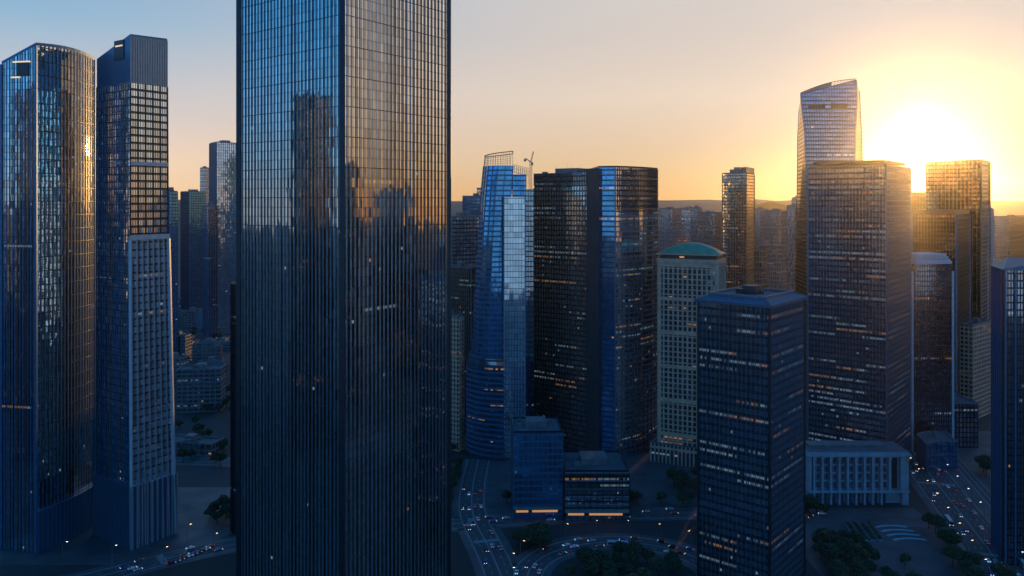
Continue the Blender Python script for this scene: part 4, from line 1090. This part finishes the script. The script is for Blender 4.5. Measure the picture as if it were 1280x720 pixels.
clump(12, lambda: ((lambda t: (332 + t * .25 + rr.uniform(-4, 4), 520 + t))(rr.uniform(-40, 90))), 'on the verge beyond the slip road', 'trees beyond the slip road', 6)
clump(5, disc(192, 512, 8, 3), 'by the hall left corner', 'trees by the hall corner', 4)
clump(26, pxbox(222, 292, 470, 585), 'in the park left of the huge tower', 'trees in the gap left of the huge tower', 7)
clump(14, pxbox(222, 290, 415, 465), 'in far streets left of the huge tower', 'far trees left of the huge tower', 9)
clump(7, pxbox(566, 584, 480, 570), 'at the huge tower right foot', 'trees right of the huge tower', 6)
clump(8, disc(-182, 505, 12, 10), 'on the slim blue tower forecourt', 'trees on the left forecourt', 5)
clump(10, disc(130, 480, 14, 12), 'between ring road and chamfer-roofed tower', 'trees by the chamfer-roofed tower', 5)

clump(16, lambda: (rr.uniform(-14, 150), rr.choice((522, 530)) + rr.uniform(-1.5, 1.5)), 'lining the cross street far kerb', 'trees along the cross street', 7)
clump(12, disc(128, 560, 16, 20), 'before the domed office', 'trees by the domed office', 6)
clump(10, lambda: ((lambda t: (-42 - t * .0 + rr.uniform(-2, 2), 520 + t))(rr.uniform(0, 90))), 'beside the side street', 'trees along the side street', 7)
clump(14, lambda: (rr.uniform(166, 256), rr.uniform(404, 440)), 'in the park below the hall garden', 'trees below the hall garden', 6)
# ---- garden of pale curved steps and hedge rows by the hall
for k in range(4):
    mb = MB(); Yk = 488 - k * 6.2; cx_ = 224 + k * .6; n = 12
    for i in range(n):
        a0, a1 = [R(150 - 120 * t / n) for t in (i, i + 1)]; ri, ro = 9.5, 12
        P = [(cos(a) * r_, sin(a) * r_ * .45) for a, r_ in ((a0, ri), (a1, ri), (a1, ro), (a0, ro))]
        mb.face([(*q, .55) for q in P][::-1], 'white_stone'); mb.face([(*P[0], 0), (*P[1], 0), (*P[1], .55), (*P[0], .55)][::-1], 'white_stone'); mb.face([(*P[3], 0), (*P[2], 0), (*P[2], .55), (*P[3], .55)], 'white_stone')
        if i == 0: mb.face([(*P[0], 0), (*P[3], 0), (*P[3], .55), (*P[0], .55)], 'white_stone')
        if i == n - 1: mb.face([(*P[1], 0), (*P[2], 0), (*P[2], .55), (*P[1], .55)], 'white_stone')
    tag(mb.build('curved_step', loc=(cx_ + 9, Yk, .062)), ['farthest of the four pale curved steps in the hall garden', 'second-farthest pale curved step in the hall garden', 'second-nearest pale curved step in the hall garden', 'nearest of the four pale curved steps in the hall garden'][k], 'step', 'pale curved garden steps')
for k in range(4):
    root = empty('planter', (206 + k * 4.4, 484, .063), R(-8), label=['leftmost long hedge planter in front of the colonnaded hall', 'second long hedge planter from the left in front of the colonnaded hall', 'third long hedge planter from the left in front of the colonnaded hall', 'rightmost long hedge planter, next to the curved steps'][k], cat='planter', group='long hedge planters')
    mb = MB(); mb.box(-1.2, 1.2, -13, 13, 0, .5, 'white_stone'); mb.build('trough', root)
    cb = MB()
    for _ in range(900):
        P = (rr.uniform(-1, 1), rr.uniform(-12.6, 12.6), .55 + rr.random() * .9); u = [rr.gauss(0, .22) for _ in range(3)]; v = [rr.gauss(0, .22) for _ in range(3)]
        cb.face([[P[i] - u[i] for i in range(3)], [P[i] + v[i] for i in range(3)], [P[i] + u[i] for i in range(3)], [P[i] - v[i] for i in range(3)]], 'leaf2')
    cb.build('hedge', root)

# ---- street lamps
def make_lamp(m):
    root = empty('street_lamp'); mb = MB(); mb.bar((0, 0, 0), (0, 0, 9.5), .16, 'steel', 8, .09); mb.bar((0, 0, 0), (0, 0, .6), .28, 'steel', 8); mb.bar((0, 0, 9.4), (2.0, 0, 10), .07, 'steel', 6); mb.build('post', root)
    mb = MB(); mb.box(1.7, 2.9, -.22, .22, 9.93, 10.12, 'steel'); mb.build('lamp_housing', root)
    mb = MB(); mb.box(1.8, 2.8, -.18, .18, 9.8, 9.92, m); mb.build('lamp_head', root); return root
lw, lo = make_lamp('lampw'), make_lamp('lamp'); fl = {id(lw): False, id(lo): False}
def lamp(x, y, rz, lb, grp, white=False):
    b = lw if white else lo
    o = copy_tree(b) if fl[id(b)] else b; fl[id(b)] = True; o.location = (x, y, .14); o.rotation_euler = (0, 0, rz); tag(o, lb, 'street lamp', grp)
x, y = gnd(78, 700); lamp(x, y, .3, 'bright white street lamp in front of the foot of the bowed left tower', None, True)
x, y = gnd(204, 708); lamp(x, y, 1.0, 'amber street lamp just right of the foot of the slim blue tower', None)
x, y = gnd(234, 678); lamp(x, y, 1.0, 'amber street lamp on the street between the slim blue tower and the huge one', None)
x, y = gnd(267, 690); lamp(x, y, 1.0, 'amber street lamp nearest the left foot of the huge finned tower', None)
x, y = gnd(140, 706); lamp(x, y, 1.0, 'white street lamp in front of the slim blue tower', None, True)
for k in range(9):
    t = 20 + k * 22; i = min(len(AVE) - 2, 0)
    yy = 425 + k * 24; c = None
    for a, b in zip(AVE[:-1], AVE[1:]):
        if a[1] <= yy <= b[1]: f_ = (yy - a[1]) / (b[1] - a[1]); c = (a[0] + (b[0] - a[0]) * f_, yy)
    lamp(c[0] - 15, c[1], 0, 'amber street lamp, %s from the bottom on the near kerb of the avenue' % ORD[k], 'lamps along the near kerb of the avenue')
    lamp(c[0] + 15, c[1] + 9, pi, 'white street lamp, %s from the bottom on the far kerb of the avenue' % ORD[k], 'lamps along the far kerb of the avenue', True)
for k in range(12):
    t = pi * 1.05 - k * pi * 1.1 / 11
    lamp(RINGC[0] + 62 * cos(t), RINGC[1] + 56 * sin(t), t + pi, '%s street lamp, %s from the left round the ring road' % ('white' if k % 3 == 0 else 'amber', ORD[k]), 'lamps round the ring road', k % 3 == 0)
for k in range(6):
    lamp(-150 + k * 24, 484 + k * 3, -pi / 2, 'amber street lamp, %s from the left along the cross street' % ORD[k], 'lamps along the cross street')

# ---- cars
def make_car(col, van=False):
    root = empty('parked_car' if False else 'car'); L, W = (4.5, 1.8)
    prof = [(-2.25, .35), (-2.25, .85), (-2.1, .98), (-1.45, 1.02), (-.95, 1.42), (.55, 1.45), (1.15, 1.0), (2.05, .86), (2.25, .65), (2.25, .35)]
    mb = MB(); n = len(prof)
    def P(i, sd):
        x, z = prof[i]; inw = .78 if z > 1.1 else (.9 if z > .9 or abs(x) > 2.2 else .9); return (x, sd * inw, z)
    for i in range(n):
        j = (i + 1) % n; mb.face([P(i, -1), P(i, 1), P(j, 1), P(j, -1)], 'car_' + col)
    mb.face([P(i, -1) for i in range(n)], 'car_' + col); mb.face([P(i, 1) for i in range(n)][::-1], 'car_' + col); mb.build('body', root)
    wb = MB(); wb.face([(-1.36, -.72, 1.09), (-1.36, .72, 1.09), (-1.0, .70, 1.40), (-1.0, -.70, 1.40)], 'carglass'); wb.face([(.62, -.70, 1.42), (.62, .70, 1.42), (1.08, .72, 1.08), (1.08, -.72, 1.08)], 'carglass')
    for sd in (-1, 1): wb.face([(-1.25, sd * .87, 1.08), (.98, sd * .87, 1.06), (.52, sd * .79, 1.38), (-.9, sd * .79, 1.36)], 'carglass')
    wb.build('windows', root)
    for x in (-1.4, 1.4):
        for sd in (-1, 1): m_ = MB(); m_.bar((x, sd * .74, .33), (x, sd * .93, .33), .33, 'tyre', 12); m_.bar((x, sd * .925, .33), (x, sd * .945, .33), .18, 'steel', 8); m_.build('wheel', root)
    for sd in (-1, 1):
        m_ = MB(); m_.box(2.22, 2.3, sd * .6 - .2, sd * .6 + .2, .6, .8, 'headl'); m_.build('headlight', root)
        m_ = MB(); m_.box(-2.3, -2.22, sd * .62 - .2, sd * .62 + .2, .7, .88, 'taill'); m_.build('taillight', root)
    return root
cars = {c: make_car(c) for c in CARCOL}; cu_ = {c: False for c in CARCOL}
def car(x, y, rz, lb, grp, col=None, z=.09):
    col = col or rr.choice(['white', 'white', 'silver', 'black', 'grey', 'red', 'blue', 'silver'])
    o = copy_tree(cars[col]) if cu_[col] else cars[col]; cu_[col] = True
    o.location = (x, y, z); o.rotation_euler = (0, 0, rz); tag(o, lb % col, 'car', grp)
def along(pts, d, off):
    for a, b in zip(pts[:-1], pts[1:]):
        nx, ny, L = enorm(a, b)
        if d <= L:
            f_ = d / L; return (a[0] + (b[0] - a[0]) * f_ + nx * off, a[1] + (b[1] - a[1]) * f_ + ny * off, math.atan2(b[1] - a[1], b[0] - a[0]))
        d -= L
lanes = [-11.8, -8.4, -5.1, -1.8, 1.8, 5.1, 8.4, 11.8]; ln = ['far left', 'second', 'third', 'fourth', 'fifth', 'sixth', 'seventh', 'far right']
for li, lo_ in enumerate(lanes):
    d = 96 + rr.uniform(0, 26); k = 0
    while d < 380:
        x, y, a = along(AVE, d, lo_)
        car(x, y, a if lo_ > 0 else a + pi, '%s car, ' + '%s from the bottom in the %s lane of the avenue' % (ORD[k], ln[li]), 'cars on the avenue'); d += rr.uniform(24, 70); k += 1
for li, lo_ in enumerate((-6, -2, 2, 6)):
    d = 15 + rr.uniform(0, 20); k = -1
    while d < 190:
        k += 1
        q = along(RING, d, lo_)
        if not q: break
        car(q[0], q[1], q[2] + (0 if lo_ > 0 else pi), '%s car, ' + '%s from the left in the %s lane of the ring road' % (ORD[k], ['innermost', 'inner middle', 'outer middle', 'outermost'][li]), 'cars on the ring road'); d += rr.uniform(14, 40)
for li, lo_ in enumerate((-5.6, -1.9, 1.9, 5.6)):
    d = 120 + rr.uniform(0, 20); k = -1
    while d < 560:
        k += 1
        q = along(LEFT, d, lo_)
        if not q: break
        car(q[0], q[1], q[2] + (0 if lo_ > 0 else pi), '%s car, ' + '%s from the left in the %s lane of the cross street' % (ORD[k], ['farthest', 'second farthest', 'second nearest', 'nearest'][li]), 'cars on the cross street'); d += rr.uniform(22, 60)
for li, lo_ in enumerate((-6, -2, 2, 6)):
    d = 60 + rr.uniform(0, 20); k = -1
    while d < 250:
        k += 1
        q = along(LINK, d, lo_)
        if not q: break
        car(q[0], q[1], q[2] + (0 if lo_ > 0 else pi), '%s car, ' + '%s from the top in the %s lane of the side street' % (ORD[k], ['leftmost', 'second', 'third', 'rightmost'][li]), 'cars on the side street'); d += rr.uniform(20, 50)
for k in range(9):
    x, y = gnd(214 + k * 5.5, 705 - k * 2.2)
    car(x, y, R(35), '%s parked car, ' + ('%s from the left in the row left of the huge tower' % ORD[k]), 'parked cars on the left forecourt', z=.07)

# ---- buses
def make_bus():
    root = empty('bus'); mb = MB(); mb.box(-6, 6, -1.25, 1.25, .4, 3.0, 'car_silver'); mb.box(-5.6, 5.4, -1.1, 1.1, 3.001, 3.2, 'white'); mb.build('body', root)
    mb = MB()
    for sd in (-1, 1):
        for q in range(7): x = -5.5 + q * 1.6; mb.box(x, x + 1.35, min(sd * 1.252, sd * 1.28), max(sd * 1.252, sd * 1.28), 1.5, 2.6, 'carglass')
    mb.box(6.002, 6.03, -1.1, 1.1, 1.3, 2.7, 'carglass'); mb.build('windows', root)
    for x in (-3.9, 3.8):
        for sd in (-1, 1): m_ = MB(); m_.bar((x, sd * 1.0, .5), (x, sd * 1.27, .5), .5, 'tyre', 12); m_.build('wheel', root)
    for sd in (-1, 1):
        m_ = MB(); m_.box(6.0, 6.05, sd * .95 - .2, sd * .95 + .2, .7, .95, 'headl'); m_.build('headlight', root)
        m_ = MB(); m_.box(-6.05, -6.0, sd * .95 - .15, sd * .95 + .15, .9, 1.2, 'taill'); m_.build('taillight', root)
    return root
bus0 = make_bus()
for q, (pts, d, off, lb) in enumerate([(AVE, 172, -11.6, 'long pale bus in the far left lane of the avenue by the colonnaded hall'), (AVE, 118, 11.7, 'long pale bus in the far right lane of the avenue near the bottom'),
        (AVE, 300, 8.3, 'long pale bus far up the avenue near the pavilion'), (LEFT, 395, 5.5, 'long pale bus on the cross street right of the huge tower'), (RING, 96, 6.2, 'long pale bus on the curving ring road')]):
    o = bus0 if q == 0 else copy_tree(bus0); x, y, a = along(pts, d, off); o.location = (x, y, .095); o.rotation_euler = (0, 0, a if off > 0 else a + pi); tag(o, lb, 'bus', 'buses on the streets')
# zebra crossings
mk = MB()
for pts, d, wd_ in ((AVE, 128, 25), (AVE, 246, 25), (LEFT, 150, 14), (LEFT, 330, 14), (LINK, 150, 15)):
    x, y, a = along(pts, d, 0)
    for q in range(int(wd_ / 1.2)):
        o_ = -wd_ / 2 + .6 + q * 1.2; cx_, cy_ = x + sin(a) * o_, y - cos(a) * o_
        P = [(cx_ + u_ * cos(a) - v_ * sin(a), cy_ + u_ * sin(a) + v_ * cos(a), .094) for u_, v_ in ((-2, -.3), (2, -.3), (2, .3), (-2, .3))]
        mk.face(P, 'paint')
tag(mk.build('road_markings'), kind='structure')

# ---- haze
hb = MB(); prism(hb, [(-6600, -500), (6600, -500), (6600, 7100), (-6600, 7100)], -1, 396, 'roof')
hz = hb.build('haze'); tag(hz, kind='stuff')
hm = bpy.data.materials.new('haze_air'); hm.use_nodes = True; t_ = hm.node_tree
t_.nodes.remove(t_.nodes['Principled BSDF'])
pv = t_.nodes.new('ShaderNodeVolumePrincipled'); pv.inputs['Color'].default_value = (.82, .90, .97, 1); pv.inputs['Density'].default_value = 0.55e-4; pv.inputs['Anisotropy'].default_value = .93
t_.links.new(pv.outputs[0], t_.nodes['Material Output'].inputs['Volume'])
hz.data.materials.clear(); hz.data.materials.append(hm)
